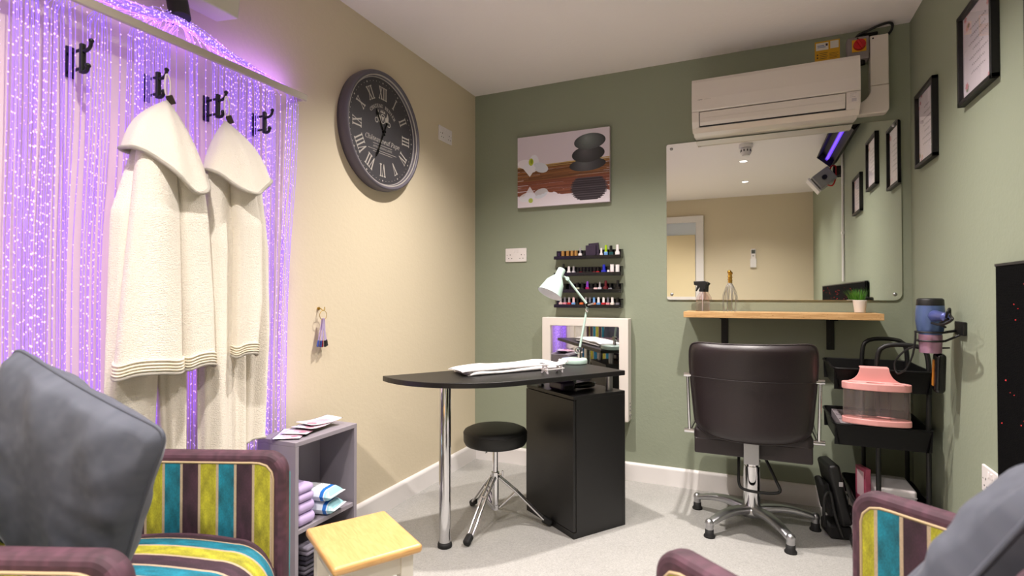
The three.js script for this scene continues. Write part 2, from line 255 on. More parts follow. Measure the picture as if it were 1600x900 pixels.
// ---------------------------------------------------------------- left wall: clock, socket plate
{
  const o = thing('wall_clock', 'large round charcoal clock with roman numerals on the cream wall', 'clock', [0, 1.877, 1.018], PI / 2); o.scale.set(0.95, 0.95, 1);
  const face = canvasTex(1024, 1024, (c, w) => {
    c.fillStyle = '#3b393d'; c.fillRect(0, 0, w, w); for (let i = 0; i < 5000; i++) { c.fillStyle = `rgba(${rnd() > 0.5 ? '255,255,255' : '0,0,0'},${0.05 * rnd()})`; c.fillRect(rnd() * w, rnd() * w, 3, 3); }
    c.translate(512, 512); c.fillStyle = c.strokeStyle = '#b4aea6'; c.textAlign = 'center'; c.textBaseline = 'middle';
    const N = ['XII', 'I', 'II', 'III', 'IV', 'V', 'VI', 'VII', 'VIII', 'IX', 'X', 'XI'];
    N.forEach((s, i) => { c.save(); c.rotate(i * PI / 6); c.translate(0, -375); c.scale(0.85, 1.75); c.font = 'bold 100px serif'; c.fillText(s, 0, 0); c.restore(); });
    for (let i = 0; i < 60; i++) { c.save(); c.rotate(i * PI / 30); c.beginPath(); c.arc(0, -478, i % 5 ? 4 : 8, 0, 7); c.fill(); c.restore(); }
    c.font = 'bold 46px serif'; const t = 'CHATEAU RENIER'; for (let i = 0; i < t.length; i++) { c.save(); c.rotate((i - (t.length - 1) / 2) * 0.125); c.fillText(t[i], 0, -250); c.restore(); }
    // small crest
    c.beginPath(); c.ellipse(0, -128, 34, 44, 0, 0, 7); c.lineWidth = 9; c.stroke(); c.beginPath(); c.moveTo(-22, -150); c.lineTo(22, -150); c.lineTo(0, -95); c.fill();
    for (const s of [-1, 1]) { c.beginPath(); c.moveTo(s * 42, -80); c.quadraticCurveTo(s * 120, -120, s * 70, -205); c.quadraticCurveTo(s * 60, -150, s * 40, -150); c.fill(); c.beginPath(); c.arc(s * 95, -95, 22, 0, 7); c.stroke(); }
    c.beginPath(); c.moveTo(-40, -185); c.lineTo(-28, -215); c.lineTo(-12, -192); c.lineTo(0, -224); c.lineTo(12, -192); c.lineTo(28, -215); c.lineTo(40, -185); c.fill();
    c.font = 'italic 62px serif'; c.fillText('Châteauneuf Pape', 0, 92); c.font = '26px serif'; c.fillText('APPELLATION CLASSÉE', 0, 165); c.lineWidth = 4;
    for (const [y, l] of [[138, 150], [196, 220], [216, 150]]) { c.beginPath(); c.moveTo(-l, y); c.lineTo(l, y); c.stroke(); }
  });
  part('face', T(cyl(0.274, 0.274, 0.02, 64).rotateX(PI / 2), 0, 0, 0.02), [S(0x3b393d, 0.6), S(0xffffff, 0.6, { map: face }), S(0x3b393d, 0.6)], o);
  { const m = o.children[0]; const p = m.geometry.attributes.position, uv = m.geometry.attributes.uv; for (let i = 0; i < p.count; i++) uv.setXY(i, 0.5 + p.getX(i) / 0.54, 0.5 + p.getY(i) / 0.54); }
  part('rim', lathe([[0.268, 0], [0.302, 0], [0.306, 0.02], [0.304, 0.042], [0.298, 0.054], [0.29, 0.057], [0.283, 0.05], [0.277, 0.036], [0.268, 0.03]].map(p => p), 72).rotateX(PI / 2), S(0x5a555e, 0.45), o);
  part('bead_ring', [new THREE.TorusGeometry(0.2795, 0.0035, 8, 90).translate(0, 0, 0.045), new THREE.TorusGeometry(0.2715, 0.002, 8, 90).translate(0, 0, 0.033)], S(0xb0aaa4, 0.35), o, 'pale silver inner ring');
  const hand = (ang, len, tail, w) => { const s = new THREE.Shape(); s.moveTo(-w * 0.5, -tail); s.lineTo(w * 0.5, -tail); s.lineTo(w * 0.45, len * 0.7); s.lineTo(w * 1.3, len * 0.78); s.lineTo(0, len); s.lineTo(-w * 1.3, len * 0.78); s.lineTo(-w * 0.45, len * 0.7); return extr(s, 0.0025).rotateZ(-ang); };
  part('hour_hand', T(hand(330 * PI / 180, 0.12, 0.02, 0.007), 0, 0, 0.034), mat.blackGloss, o);
  part('minute_hand', [T(hand(204 * PI / 180, 0.155, 0.055, 0.006), 0, 0, 0.038), T(cyl(0.008, 0.008, 0.004, 16).rotateX(PI / 2), -0.05 * sin(204 * PI / 180), -0.05 * cos(204 * PI / 180), 0.039)], mat.blackGloss, o);
  part('hub', T(cyl(0.007, 0.007, 0.014, 16).rotateX(PI / 2), 0, 0, 0.038), mat.blackGloss, o);
}
function socket(name, label, pos, ry, sw = true) {
  const o = thing(name, label, 'socket', pos, ry);
  part('plate', T(rbox(0.146, 0.087, 0.009, 0.003, 3), 0, 0, 0.0045), mat.plastic, o);
  for (const s of [-1, 1]) {
    part('pin_holes', [[0, 0.002], [-0.011, -0.021], [0.011, -0.021]].map(([x, y], i) => T(i ? rbox(0.0065, 0.0045, 0.001, 0.0004) : rbox(0.0045, 0.008, 0.001, 0.0004), s * 0.039 + x, y, 0.0092)), mat.dark, o);
    if (sw) part('rocker_switch', T(rbox(0.011, 0.018, 0.004, 0.0015), s * 0.0125, 0.024, 0.0098, s * 0.1), mat.plastic, o);
  }
  for (const s of [-1, 1]) part('screw', T(cyl(0.0028, 0.0028, 0.001, 12).rotateX(PI / 2), s * 0.0605, 0, 0.0092), mat.grey, o);
}
socket('double_socket', 'white double socket high on the cream wall beside the clock', [0, 2.035, 0.39], PI / 2);
socket('double_socket', 'white double socket on the green wall left of the polish racks', [0.2985, 1.332, 0], 0);
socket('double_socket', 'white double socket on the right wall beside the star panel', [W, 0.474, 0.955], -PI / 2);

// ---------------------------------------------------------------- fibre optic curtain
const fibreMat = S(0x9c7ce0, 0.35, { emissive: new THREE.Color(0.55, 0.29, 1.0), emissiveIntensity: 0.42 });
const sparkMat = S(0xb89cf0, 0.4, { emissive: new THREE.Color(0.72, 0.46, 1.0), emissiveIntensity: 1.6 });
{
  const o = thing('fibre_optic_light_curtain', 'purple glowing fibre optic curtain hanging on the cream wall', 'light curtain', [0, 0, 0]);
  const z0 = 1.565, z1 = 2.72, yr = 1.853;
  part('rail', [bx(0.076, 0.088, yr - 0.013, yr + 0.013, z0, z1, 0.003), bx(0, 0.078, yr - 0.01, yr + 0.01, z0, z0 + 0.012, 0.002), bx(0, 0.078, yr - 0.01, yr + 0.01, z1 - 0.012, z1, 0.002)], S(0xb9b0a4, 0.5), o, 'flat grey rail carrying the fibres');
  const fib = [], dots = [];
  const N = 270; let zc = z0 + 0.004;
  for (let i = 0; i < N; i++) {
    // fibres bunch and leave gaps
    let z = z0 + 0.006 + (z1 - z0 - 0.012) * ((i + rnd() * 0.8) / N); const gap = n32(z * 0.7, 0.37); if (gap < 0.43 && rnd() < 0.85) continue;
    const pull = 0.035 * (n16(z * 0.9, 0.11) - 0.5) + 0.02 * (n64(z * 0.9, 0.6) - 0.5), x0 = rr(0.02, 0.045), xb = z > 2.05 ? rr(0.012, 0.028) : z < 1.8 ? rr(0.02, 0.034) : rr(0.015, 0.05), end = rr(0.02, 0.12), inw = -0.035 * smooth((1.75 - z) / 0.2) * -1;
    const hx = 0.075 + rr(-0.012, 0.012), hz = 2.08 + rr(-0.02, 0.02), hy = 1.925 + rr(-0.012, 0.012), dz = z - hz, lift = rr(0.012, 0.03) + 0.075 * Math.exp(-Math.abs(dz) / 0.28) * rr(0.35, 1);
    const pts = [[hx, hy, hz], [hx, yr + 0.012 + lift, hz + dz * 0.35], [lerp(hx, x0, 0.6), yr + 0.02 + lift * 0.35, hz + dz * 0.8], [x0 + 0.006, yr + 0.018, z], [x0 + 0.006, yr - 0.03, z], [x0 + 0.003, yr - 0.3, z + pull * 0.5 + inw * 0.25], [xb, 1.2, z + pull + inw * 0.6], [xb, 0.75, z + pull * 1.2 + inw], [xb, 0.2 + end, z + pull * 1.1 + inw]];
    const c = new THREE.CatmullRomCurve3(pts.map(p => V(...p)), false, 'centripetal');
    fib.push(new THREE.TubeGeometry(c, 26, 0.0011, 4, false));
    const bright = n16(z * 1.3, 0.8) * 0.8 + rnd() * 0.6; const len = c.getLength(), step = rr(0.022, 0.042); let s = rr(0, step);
    while (s < len) { if (rnd() < 0.35 + 0.65 * bright) { const p = c.getPointAt(s / len); if (p.z < 2.62) dots.push([p, rr(0.5, 1.15) * (0.4 + 0.7 * bright)]); } s += step * rr(0.7, 1.3); }
  }
  const f = part('fibre_light_strands', fib, fibreMat, o, 'thin purple lit fibres'); f.userData.kind = 'stuff';
  const im = new THREE.InstancedMesh(new THREE.OctahedronGeometry(0.0022, 0), sparkMat, dots.length), m4 = new THREE.Matrix4();
  dots.forEach(([p, k], i) => im.setMatrixAt(i, m4.makeScale(k, k * 1.5, k).setPosition(p.x + 0.001, p.y, p.z))); im.name = 'fibre_light_points'; im.userData = { kind: 'stuff', label: 'bright lilac light points along the fibres' }; shade(im); o.add(im);
  part('harness', [T(cyl(0.03, 0.03, 0.075, 24), 0.075, 1.965, 2.08, 0, 0, 0.25), T(cyl(0.0325, 0.0325, 0.012, 24), 0.07, 1.932, 2.08, 0, 0, 0.25)], mat.black, o, 'black ferrule gathering the fibres');
}
{ const l = new THREE.RectAreaLight(CURTAIN_COLOR, 10, 1.0, 0.045); l.position.set(0.07, 1.895, 2.1); l.lookAt(0, 1.94, 2.1); scene.add(l); }   // the heap of fibres above the rail
{ const l = new THREE.RectAreaLight(CURTAIN_COLOR, 0.85, 1.05, 1.15); l.position.set(0.064, 1.24, 2.1); l.lookAt(0, 1.24, 2.1); scene.add(l); }   // the curtain's own glow on the wall behind it
{
  const o = thing('light_source_box', 'pale box on the cream wall above the black fibre ferrule', 'box', [0.0, 2.115, 2.0]);
  part('housing', T(rbox(0.11, 0.2, 0.22, 0.006), 0.062, 0, 0, 0, 0, -0.12), S(0xc6c2b4, 0.5), o);
  part('mounting_plate', bx(0, 0.012, -0.08, 0.08, -0.09, 0.09, 0.002), S(0xb8b4a8, 0.5), o);
  part('cable', tube([[0.06, -0.09, 0.09], [0.07, -0.1, 0.1], [0.075, -0.115, 0.1]], 0.008, 12, 8), mat.black, o);
}
// hooks
const hookZ = [2.33, 2.13, 1.933, 1.745], hookLabel = ['empty black double coat hook, farthest from the clock', 'black coat hook holding the bathrobe nearest the armchair cushion', 'black coat hook holding the bathrobe nearer the clock', 'empty black double coat hook nearest the clock'];
hookZ.forEach((z, i) => {
  const o = thing('coat_hook', hookLabel[i], 'hook', [0, 1.707, z], PI / 2, 'coat hooks');
  part('back_plate', T(rbox(0.022, 0.085, 0.006, 0.002), 0, 0, 0.0035), mat.blackGloss, o); part('bar', [T(rbox(0.013, 0.08, 0.012, 0.003), 0, 0, 0.061), bar([0, 0.025, 0.004], [0, 0.025, 0.06], 0.004), bar([0, -0.025, 0.004], [0, -0.025, 0.06], 0.004)], mat.black, o);
  part('upper_prong', [tube([[0, 0.02, 0.06], [0, 0.018, 0.08], [0, 0.026, 0.096], [0, 0.038, 0.1]], 0.0045, 16, 8), T(new THREE.SphereGeometry(0.0065, 12, 10), 0, 0.04, 0.1)], mat.black, o);
  part('lower_prong', [tube([[0, -0.03, 0.055], [0, -0.038, 0.07], [0, -0.034, 0.083], [0, -0.024, 0.086]], 0.005, 14, 8), T(new THREE.SphereGeometry(0.007, 12, 10), 0, -0.023, 0.086)], mat.black, o);
});

// ---------------------------------------------------------------- bathrobes
function cloth(rows, o = {}) {   // rows: [y, z centre, half width, x centre, half depth]; a closed hanging tube
  let { k = 5, amp = 0.008, ph = 0, n = 56, m = 40, ridges = 0 } = o; amp *= 1.5;
  const f = (t) => { const q = t * (rows.length - 1), i = Math.min(rows.length - 2, Math.floor(q)), s = smooth(q - i) * 0.4 + (q - i) * 0.6; return rows[i].map((a, j) => lerp(a, rows[i + 1][j], s)); };
  const P_ = (u, t) => {
    const [y, z, w, x, d] = f(t), a = u * 2 * PI, fold = amp * (0.25 + 0.75 * t) * (sin(k * a + ph + 0.6 * t) + 0.5 * sin((k * 2 + 1) * a + 2.1 * ph - 0.5 * t));
    const sq = (v) => Math.sign(v) * Math.pow(Math.abs(v), 0.8);
    let r = 0; if (ridges && t > 0.92) r = 0.001;
    return [x + (d + r) * sq(cos(a)) + fold * (0.4 + 0.6 * Math.abs(cos(a))), y + 0.006 * sin(3 * a + ph) * t, z + (w + r) * sq(sin(a)) + 0.4 * fold * sin(a), u * 4 * (w + d), -y];
  };
  const g = grid(n, m, P_, true);
  const inner = grid(n, 6, (u, v) => { const p = P_(u, 1 - v * 0.12), c = f(1 - v * 0.12); return [lerp(p[0], c[3], 0.14), p[1] + 0.001, lerp(p[2], c[1], 0.07), p[3], p[4]]; }, true);
  const rim = tube(Array.from({ length: n }, (_, i) => P_(i / n, 1).slice(0, 3)), 0.0045, n * 2, 6, true);
  if (o.ridges) { const r = [g, inner, rim]; r.stitch = [0.925, 0.942, 0.959, 0.976].map(t => tube(Array.from({ length: n }, (_, i) => { const p = P_(i / n, t), c = f(t); return [p[0] + 0.0018 * Math.sign(p[0] - c[3]), p[1], p[2] + 0.001 * Math.sign(p[2] - c[1])]; }), 0.0026, n * 2, 5, true)); return r; }
  return [g, inner, rim];
}
function hood(peak, zc, hw, yb, tip, xc, dep, side) {
  const base = (a) => { const tipd = Math.exp(-Math.pow((a - tip[0]) / 0.75, 2)); const yy = yb(a) - tip[1] * tipd; return [xc + dep * cos(a) * (cos(a) > 0 ? 1.15 : 0.75) + 0.02 * tipd, yy, zc + hw * sin(a)]; };
  const P_ = (u, v) => { const a = (u * 2 - 1) * PI, b = base(a), t = Math.pow(v, 0.9), bul = sin(PI * t) * 0.016; const fold = 0.011 * sin(3 * a + 1.2) * t * (1.2 - t) + 0.006 * sin(7 * a) * t;
    return [lerp(peak[0], b[0], t) + (bul + fold) * cos(a), lerp(peak[1], b[1], t) + 0.010 * sin(PI * t), lerp(peak[2], b[2], t) + (bul * 0.9 + fold * 0.6) * sin(a) + side * 0.012 * sin(PI * t), u * 0.6, v * 0.3]; };
  const g = grid(64, 28, P_, true);
  const inner = grid(64, 14, (u, v) => { const p = P_(u, 1 - v * 0.75); return [lerp(p[0], peak[0] * 0.3 + xc * 0.7, 0.09), p[1] + 0.002, lerp(p[2], zc, 0.09), p[3], p[4]]; }, true);
  const rim = tube(Array.from({ length: 64 }, (_, i) => P_(i / 64, 1).slice(0, 3)), 0.006, 128, 6, true);
  return [g, inner, rim];
}
function robe(label, z, d) {
  const o = thing('bathrobe', label, 'bathrobe', [0, 0, 0], 0, 'bathrobes on the hooks');
  part('hanging_loop', tube([[0.1, 1.735, z - 0.001], [0.104, 1.715, z - 0.007], [0.105, 1.67, z - 0.004], [0.105, 1.67, z + 0.004], [0.104, 1.715, z + 0.007]], 0.0025, 40, 6, true), S(0xe8ddd8, 0.8), o);
  part('label_tag', T(rbox(0.006, 0.026, 0.022, 0.002), 0.116, 1.655, z - 0.002, 0.5, 0, 0), S(0x2e2018, 0.8), o, 'dark brown woven tag');
  part('hood', d.hood, mat.robe, o);
  for (const b of d.body) part('body_panel', b, mat.robe, o);
  for (const s of d.sleeves) { const m = part('sleeve', s, mat.robe, o); part('cuff_stitching', s.stitch, S(0xe4dac4, 0.95), m); }
}
robe('cream hooded bathrobe nearer the armchair cushion', 2.13, {
  hood: hood([0.112, 1.655, 2.135], 2.15, 0.118, a => 1.468 + 0.012 * sin(a), [-0.3, 0.09], 0.13, 0.066, 0.6),
  body: [cloth([[1.5, 2.175, 0.05, 0.11, 0.03], [1.3, 2.21, 0.075, 0.115, 0.035], [0.9, 2.225, 0.07, 0.115, 0.03], [0.56, 2.235, 0.065, 0.112, 0.028]], { k: 3, amp: 0.006, ph: 1 }),
    cloth([[1.5, 2.13, 0.05, 0.11, 0.03], [1.2, 2.12, 0.06, 0.112, 0.035], [0.9, 2.118, 0.042, 0.11, 0.03], [0.55, 2.105, 0.03, 0.105, 0.025]], { k: 3, amp: 0.005, ph: 2.4 })],
  sleeves: [cloth([[1.48, 2.19, 0.05, 0.15, 0.03], [1.3, 2.2, 0.065, 0.165, 0.034], [1.05, 2.21, 0.08, 0.17, 0.036], [0.862, 2.217, 0.09, 0.172, 0.038]], { k: 2, amp: 0.005, ph: 0.5, m: 90, ridges: 1 }),
    cloth([[1.44, 2.1, 0.04, 0.155, 0.028], [1.3, 2.093, 0.045, 0.165, 0.03], [1.05, 2.083, 0.05, 0.168, 0.032], [0.866, 2.078, 0.05, 0.168, 0.032]], { k: 2, amp: 0.004, ph: 2.2, m: 90, ridges: 1 })],
});
robe('cream hooded bathrobe nearer the clock', 1.933, {
  hood: hood([0.112, 1.65, 1.945], 1.912, 0.116, a => 1.478 - 0.006 * sin(a), [0.15, 0.075], 0.13, 0.066, -0.9),
  body: [cloth([[1.48, 1.97, 0.05, 0.11, 0.03], [1.25, 1.985, 0.055, 0.13, 0.035], [0.9, 1.99, 0.056, 0.135, 0.035], [0.52, 1.982, 0.056, 0.13, 0.035]], { k: 3, amp: 0.008, ph: 0.4 }),
    cloth([[1.48, 1.86, 0.05, 0.11, 0.03], [1.25, 1.835, 0.055, 0.115, 0.03], [0.95, 1.825, 0.055, 0.115, 0.03], [0.585, 1.835, 0.048, 0.11, 0.03]], { k: 3, amp: 0.007, ph: 1.7 }),
    cloth([[1.3, 1.92, 0.05, 0.1, 0.025], [0.9, 1.91, 0.05, 0.1, 0.025], [0.53, 1.91, 0.05, 0.1, 0.025]], { k: 3, amp: 0.006, ph: 3 })],
  sleeves: [cloth([[1.45, 1.91, 0.04, 0.15, 0.028], [1.3, 1.9, 0.05, 0.165, 0.032], [1.05, 1.905, 0.05, 0.17, 0.034], [0.885, 1.92, 0.04, 0.17, 0.034]], { k: 2, amp: 0.006, ph: 1.4, m: 90, ridges: 1 })],
});
// nail colour sample ring
{
  const o = thing('colour_sample_ring', 'ring of clear nail colour sample sticks hanging on the cream wall', 'samples', [0, 1.0, 1.41]);
  part('cup_hook', [T(cyl(0.006, 0.007, 0.006, 16).rotateZ(PI / 2), 0.004, 0.02, 0.004), tube([[0.005, 0.02, 0.004], [0.02, 0.018, 0.004], [0.026, 0.012, 0.002], [0.03, 0.016, -0.004], [0.028, 0.026, -0.006]], 0.002, 20, 8)], mat.brass, o);
  part('split_ring', new THREE.TorusGeometry(0.02, 0.0012, 8, 40).rotateY(PI / 2).translate(0.026, -0.008, 0), mat.brass, o);
  const cols = [0x0c0c10, 0x111118, 0x1c1c22, 0x0e0e12, 0x8a1228, 0x9c1530, 0x5a1230, 0x303c7a, 0x4858a0];
  cols.forEach((c, i) => { const a = (i - 4) * 0.058, st = part('sample_stick', T(T(rbox(0.0025, 0.105, 0.009, 0.001), 0, -0.052, 0), 0.022 + 0.003 * (i % 4), -0.022, 0, -a, 0, 0), P(0xe6daf2, 0.15, { transmission: 0.6, thickness: 0 }), o); part('painted_tip', T(T(rbox(0.0055, 0.028, 0.011, 0.0025), 0, -0.107, 0), 0.022 + 0.003 * (i % 4), -0.022, 0, -a, 0, 0), S(c, 0.15), st); });
}

// ---------------------------------------------------------------- manicure desk (local x along the front edge to the left, local z to the wall)
const DESK = [1.133, 0, 0.628], DESK_RY = Math.atan2(-0.821, -0.571);
const deskPt = (s, t, y = 0.722) => [DESK[0] - 0.571 * s - 0.821 * t, y, DESK[2] + 0.821 * s - 0.571 * t];
{
  const o = thing('manicure_desk', 'black manicure desk with a rounded top, chrome leg and cupboard', 'desk', DESK, DESK_RY);
  const sh = new THREE.Shape(); sh.moveTo(0, 0); sh.lineTo(0.58, 0); for (let i = 1; i <= 24; i++) { const a = -PI / 2 + i / 24 * PI / 2; sh.lineTo(0.58 + 0.45 * cos(a), 0.42 + 0.42 * sin(a)); } sh.lineTo(0, 0.42); sh.lineTo(0, 0);
  part('desk_top', uvm(T(extr(sh, 0.022, 0.002, 24), 0, 0.722, 0, PI / 2)), mat.deskTop, o);
  const body = part('cupboard', [bx(0, 0.303, 0.612, 0.628, 0, 0.385, 0.0015), bx(0, 0.016, 0, 0.612, 0, 0.385, 0.0015), bx(0.016, 0.288, 0, 0.612, 0, 0.016, 0.0015), bx(0.016, 0.288, 0, 0.612, 0.369, 0.385, 0.0015), bx(0.016, 0.288, 0.02, 0.036, 0.016, 0.369)], mat.deskSide, o);
  const door = part('cupboard_door', bx(0.2895, 0.304, 0.03, 0.609, 0.002, 0.388, 0.0015), mat.deskSide, body);
  part('plinth', bx(0.285, 0.303, 0, 0.027, 0, 0.385, 0.001), mat.deskSide, body);
  for (const [s, t] of [[0.05, 0.055], [0.05, 0.33], [0.255, 0.33]]) part('standoff', T(cyl(0.0165, 0.0165, 0.073, 24), s, 0.6645, t), mat.steel, o, 'brushed metal spacer under the desk top');
  part('leg', T(cyl(0.0255, 0.0255, 0.68, 40), 0.815, 0.36, 0.235), mat.chrome, o, 'chrome tube leg');
  part('leg_foot', T(lathe([[0, 0], [0.031, 0], [0.031, 0.012], [0.027, 0.022], [0, 0.022]], 32), 0.815, 0, 0.235), mat.rubber, o);
  part('leg_flange', T(cyl(0.04, 0.03, 0.012, 32), 0.815, 0.694, 0.235), mat.chrome, o);
}
{ // things in the gap below the top
  const p = deskPt(0.235, 0.12, 0.628), o = thing('gel_lamp', 'dark purple gel curing lamp in the gap under the desk top', 'lamp', p, DESK_RY);
  part('housing', T(rbox(0.08, 0.042, 0.11, 0.012, 3), 0, 0.0215, 0.06), S(0x2c1c38, 0.35), o);
  part('opening', T(rbox(0.05, 0.02, 0.004, 0.002), 0, 0.014, 0.004), mat.black, o);
  const q = deskPt(0.13, 0.14, 0.628), c = thing('nail_drill', 'black nail drill with its grey lead under the desk top', 'nail drill', q, DESK_RY);
  part('body', T(lathe([[0, -0.055], [0.009, -0.055], [0.014, -0.03], [0.016, 0.02], [0.012, 0.055], [0, 0.058]], 20).rotateZ(PI / 2), 0, 0.017, 0), mat.blackGloss, c);
  part('lead', tube([[-0.05, 0.017, 0], [-0.075, 0.02, 0.01], [-0.08, 0.012, 0.05], [-0.04, 0.006, 0.08], [0.02, 0.006, 0.07], [0.03, 0.006, 0.1]], 0.004, 40, 8), mat.grey, c);
}
{ // folded towel
  const o = thing('hand_towel', 'white folded towel lying along the desk top', 'towel', deskPt(0.47, 0.285), DESK_RY);
  const L = 0.27, Wd = 0.085;
  const layer = (y0, h, l0, l1, w, ph) => { const top = (x, z) => y0 + h + 0.004 * sin(18 * x + ph) * sin(25 * z + ph) + 0.004 * (n16(x + 0.5, z + ph) - 0.5);
    return grid(48, 20, (u, v) => { const a = u, b = v * 2 * PI; const e = Math.pow(Math.abs(u * 2 - 1), 14); const cz = cos(b), cy = sin(b); const x = lerp(l0, l1, a) + 0.006 * sin(b * 2 + ph) * (u > 0.5 ? 1 : -1) * e; const z = w * Math.sign(cz) * Math.pow(Math.abs(cz), 0.35) * (1 - 0.06 * e); const hh = (top(x, z) - y0) * (1 - 0.75 * e); const y = y0 + 0.001 + hh * (0.5 + 0.5 * Math.sign(cy) * Math.pow(Math.abs(cy), 0.5)); return [x, y, z, x, z + b * 0.03]; }); };
  part('folded_layers', [layer(0, 0.017, -L, L - 0.03, Wd, 0.3)], mat.towel, o); part('top_fold', [layer(0.016, 0.015, -L - 0.008, L, Wd - 0.006, 2.1)], mat.towel, o);
}
{ // hand rest
  const o = thing('hand_rest', 'small white plastic finger rest on feet beside the towel', 'hand rest', deskPt(0.335, 0.115), DESK_RY + 0.12);
  part('cradle', grid(24, 10, (u, v) => [(u - 0.5) * 0.13, 0.036 + 0.012 * Math.pow(Math.abs(u * 2 - 1), 2) + 0.003 * sin(PI * v), (v - 0.5) * 0.05]), S(0xf2eef2, 0.35, { side: THREE.DoubleSide }), o);
  part('tray', T(rbox(0.11, 0.004, 0.045, 0.002), 0, 0.018, 0), mat.gloss, o);
  for (const x of [-0.045, 0.045]) { const s = new THREE.Shape(); s.moveTo(-0.022, 0); s.lineTo(-0.015, 0); s.quadraticCurveTo(0, 0.022, 0.015, 0); s.lineTo(0.022, 0); s.lineTo(0.017, 0.036); s.lineTo(-0.017, 0.036); const h = new THREE.Path(); h.absarc(0, 0.026, 0.006, 0, 2 * PI); s.holes.push(h); part('leg', T(extr(s, 0.004, 0.001), x, 0, 0, 0, PI / 2, 0), S(0xf2eef2, 0.35), o); }
  part('roller', T(cyl(0.006, 0.006, 0.055, 16).rotateX(PI / 2), -0.068, 0.05, 0), S(0xf2eef2, 0.35), o);
}
{ // desk lamp; local x runs across the picture
  const o = thing('desk_lamp', 'mint green jointed desk lamp standing on the manicure desk', 'lamp', [0.835, 0.722, 0.475], 24.2 * PI / 180);
  part('base', lathe([[0, 0], [0.064, 0], [0.068, 0.004], [0.068, 0.02], [0.064, 0.027], [0.03, 0.03], [0, 0.03]], 48), mat.mint, o);
  const J = [0.028, 0.072, 0], E_ = [0.072, 0.303, -0.01], K = [-0.035, 0.44, 0.0];
  part('base_joint', [T(cyl(0.009, 0.011, 0.03, 16), J[0], 0.043, 0), T(cyl(0.014, 0.014, 0.02, 20).rotateX(PI / 2), J[0], J[1], 0), T(new THREE.TorusGeometry(0.012, 0.004, 8, 20), J[0] - 0.012, J[1] - 0.004, 0.012)], mat.chrome, o);
  part('lower_arm', bar(J, E_, 0.006, 0.006), mat.mint, o);
  part('elbow_joint', [T(cyl(0.012, 0.012, 0.026, 20).rotateX(PI / 2), ...E_), bar([E_[0], E_[1], 0.012], [E_[0] + 0.03, E_[1] + 0.01, 0.016], 0.004), bar([E_[0] - 0.01, E_[1] - 0.02, 0], [E_[0], E_[1] - 0.035, 0], 0.008)], mat.chrome, o);
  part('upper_arm', bar(E_, K, 0.006, 0.006), mat.mint, o);
  part('head_joint', [T(cyl(0.01, 0.01, 0.022, 20).rotateX(PI / 2), ...K), bar(K, [K[0] - 0.02, K[1] + 0.012, 0.004], 0.006)], mat.mint, o);
  const prof = [[0.0, 0.045], [0.018, 0.045], [0.021, 0.04], [0.021, 0.0], [0.03, -0.012], [0.048, -0.04], [0.058, -0.08], [0.064, -0.105], [0.067, -0.108]];
  const inn = [[0.0655, -0.107], [0.062, -0.103], [0.056, -0.079], [0.046, -0.04], [0.028, -0.014], [0, -0.01]];
  const dir = V(-0.45, -0.86, 0.26).normalize(), q = new THREE.Quaternion().setFromUnitVectors(V(0, -1, 0), dir);
  const put = g => { g.applyQuaternion(q); return g.translate(-0.082, 0.452, 0.012); };
  part('lamp_shade', put(lathe(prof, 48)), mat.mint, o); part('shade_lining', put(lathe(inn, 48)), mat.mintIn, o, 'white inside of the shade');
  part('unlit_bulb', put(T(new THREE.SphereGeometry(0.022, 20, 14), 0, -0.045, 0)), S(0xe6e6ea, 0.3), o);
}
{ // drum style stool
  const o = thing('round_stool', 'round black padded stool on a chrome tripod under the desk', 'stool', [0.58, 0, 0.885]);
  part('seat', lathe([[0, 0.378], [0.125, 0.378], [0.141, 0.384], [0.148, 0.398], [0.149, 0.43], [0.144, 0.447], [0.125, 0.456], [0.06, 0.461], [0, 0.462]], 64), mat.blackLeather, o);
  part('seat_piping', new THREE.TorusGeometry(0.1475, 0.0025, 8, 64).rotateX(PI / 2).translate(0, 0.437, 0), mat.blackLeather, o);
  part('post', [T(cyl(0.0125, 0.0125, 0.2, 24), 0, 0.28, 0), T(cyl(0.016, 0.016, 0.17, 24), 0, 0.16, 0), T(cyl(0.02, 0.02, 0.025, 24), 0, 0.363, 0), T(cyl(0.019, 0.019, 0.03, 24), 0, 0.235, 0), T(cyl(0.019, 0.019, 0.022, 24), 0, 0.088, 0)], mat.chrome, o);
  part('wing_screw', [bar([0.015, 0.24, 0.005], [0.04, 0.245, 0.01], 0.004), T(rbox(0.008, 0.03, 0.006, 0.003), 0.042, 0.25, 0.01), bar([-0.01, 0.36, 0.012], [-0.035, 0.352, 0.02], 0.004), T(rbox(0.006, 0.024, 0.018, 0.003), -0.037, 0.35, 0.022)], mat.chrome, o);
  for (const [fx, fz] of [[-0.019, 0.227], [0.223, -0.092], [-0.198, -0.153]]) {
    const l = Math.hypot(fx, fz), d = [fx / l, fz / l], px = -d[1], pz = d[0], at = (r, y, s) => [d[0] * r + px * s, y, d[1] * r + pz * s], g = [];
    for (const s of [-0.011, 0.011]) { g.push(bar(at(0.018, 0.228, s), at(0.095, 0.165, s), 0.006, 0.006, 8), bar(at(0.095, 0.165, s), at(l - 0.015, 0.035, s), 0.006, 0.006, 8), bar(at(0.018, 0.088, s * 0.7), at(0.1, 0.162, s * 0.7), 0.005, 0.005, 8)); }
    g.push(bar(at(0.1, 0.163, -0.013), at(0.1, 0.163, 0.013), 0.0045));
    const leg = part('leg', g, mat.chrome, o); part('rubber_foot', (() => { const q = T(rbox(0.05, 0.03, 0.032, 0.011, 3), 0, 0, 0, 0, 0, -0.55); q.rotateY(-Math.atan2(d[1], d[0])); return q.translate(d[0] * l, 0.024, d[1] * l); })(), mat.rubber, leg);
  }
}

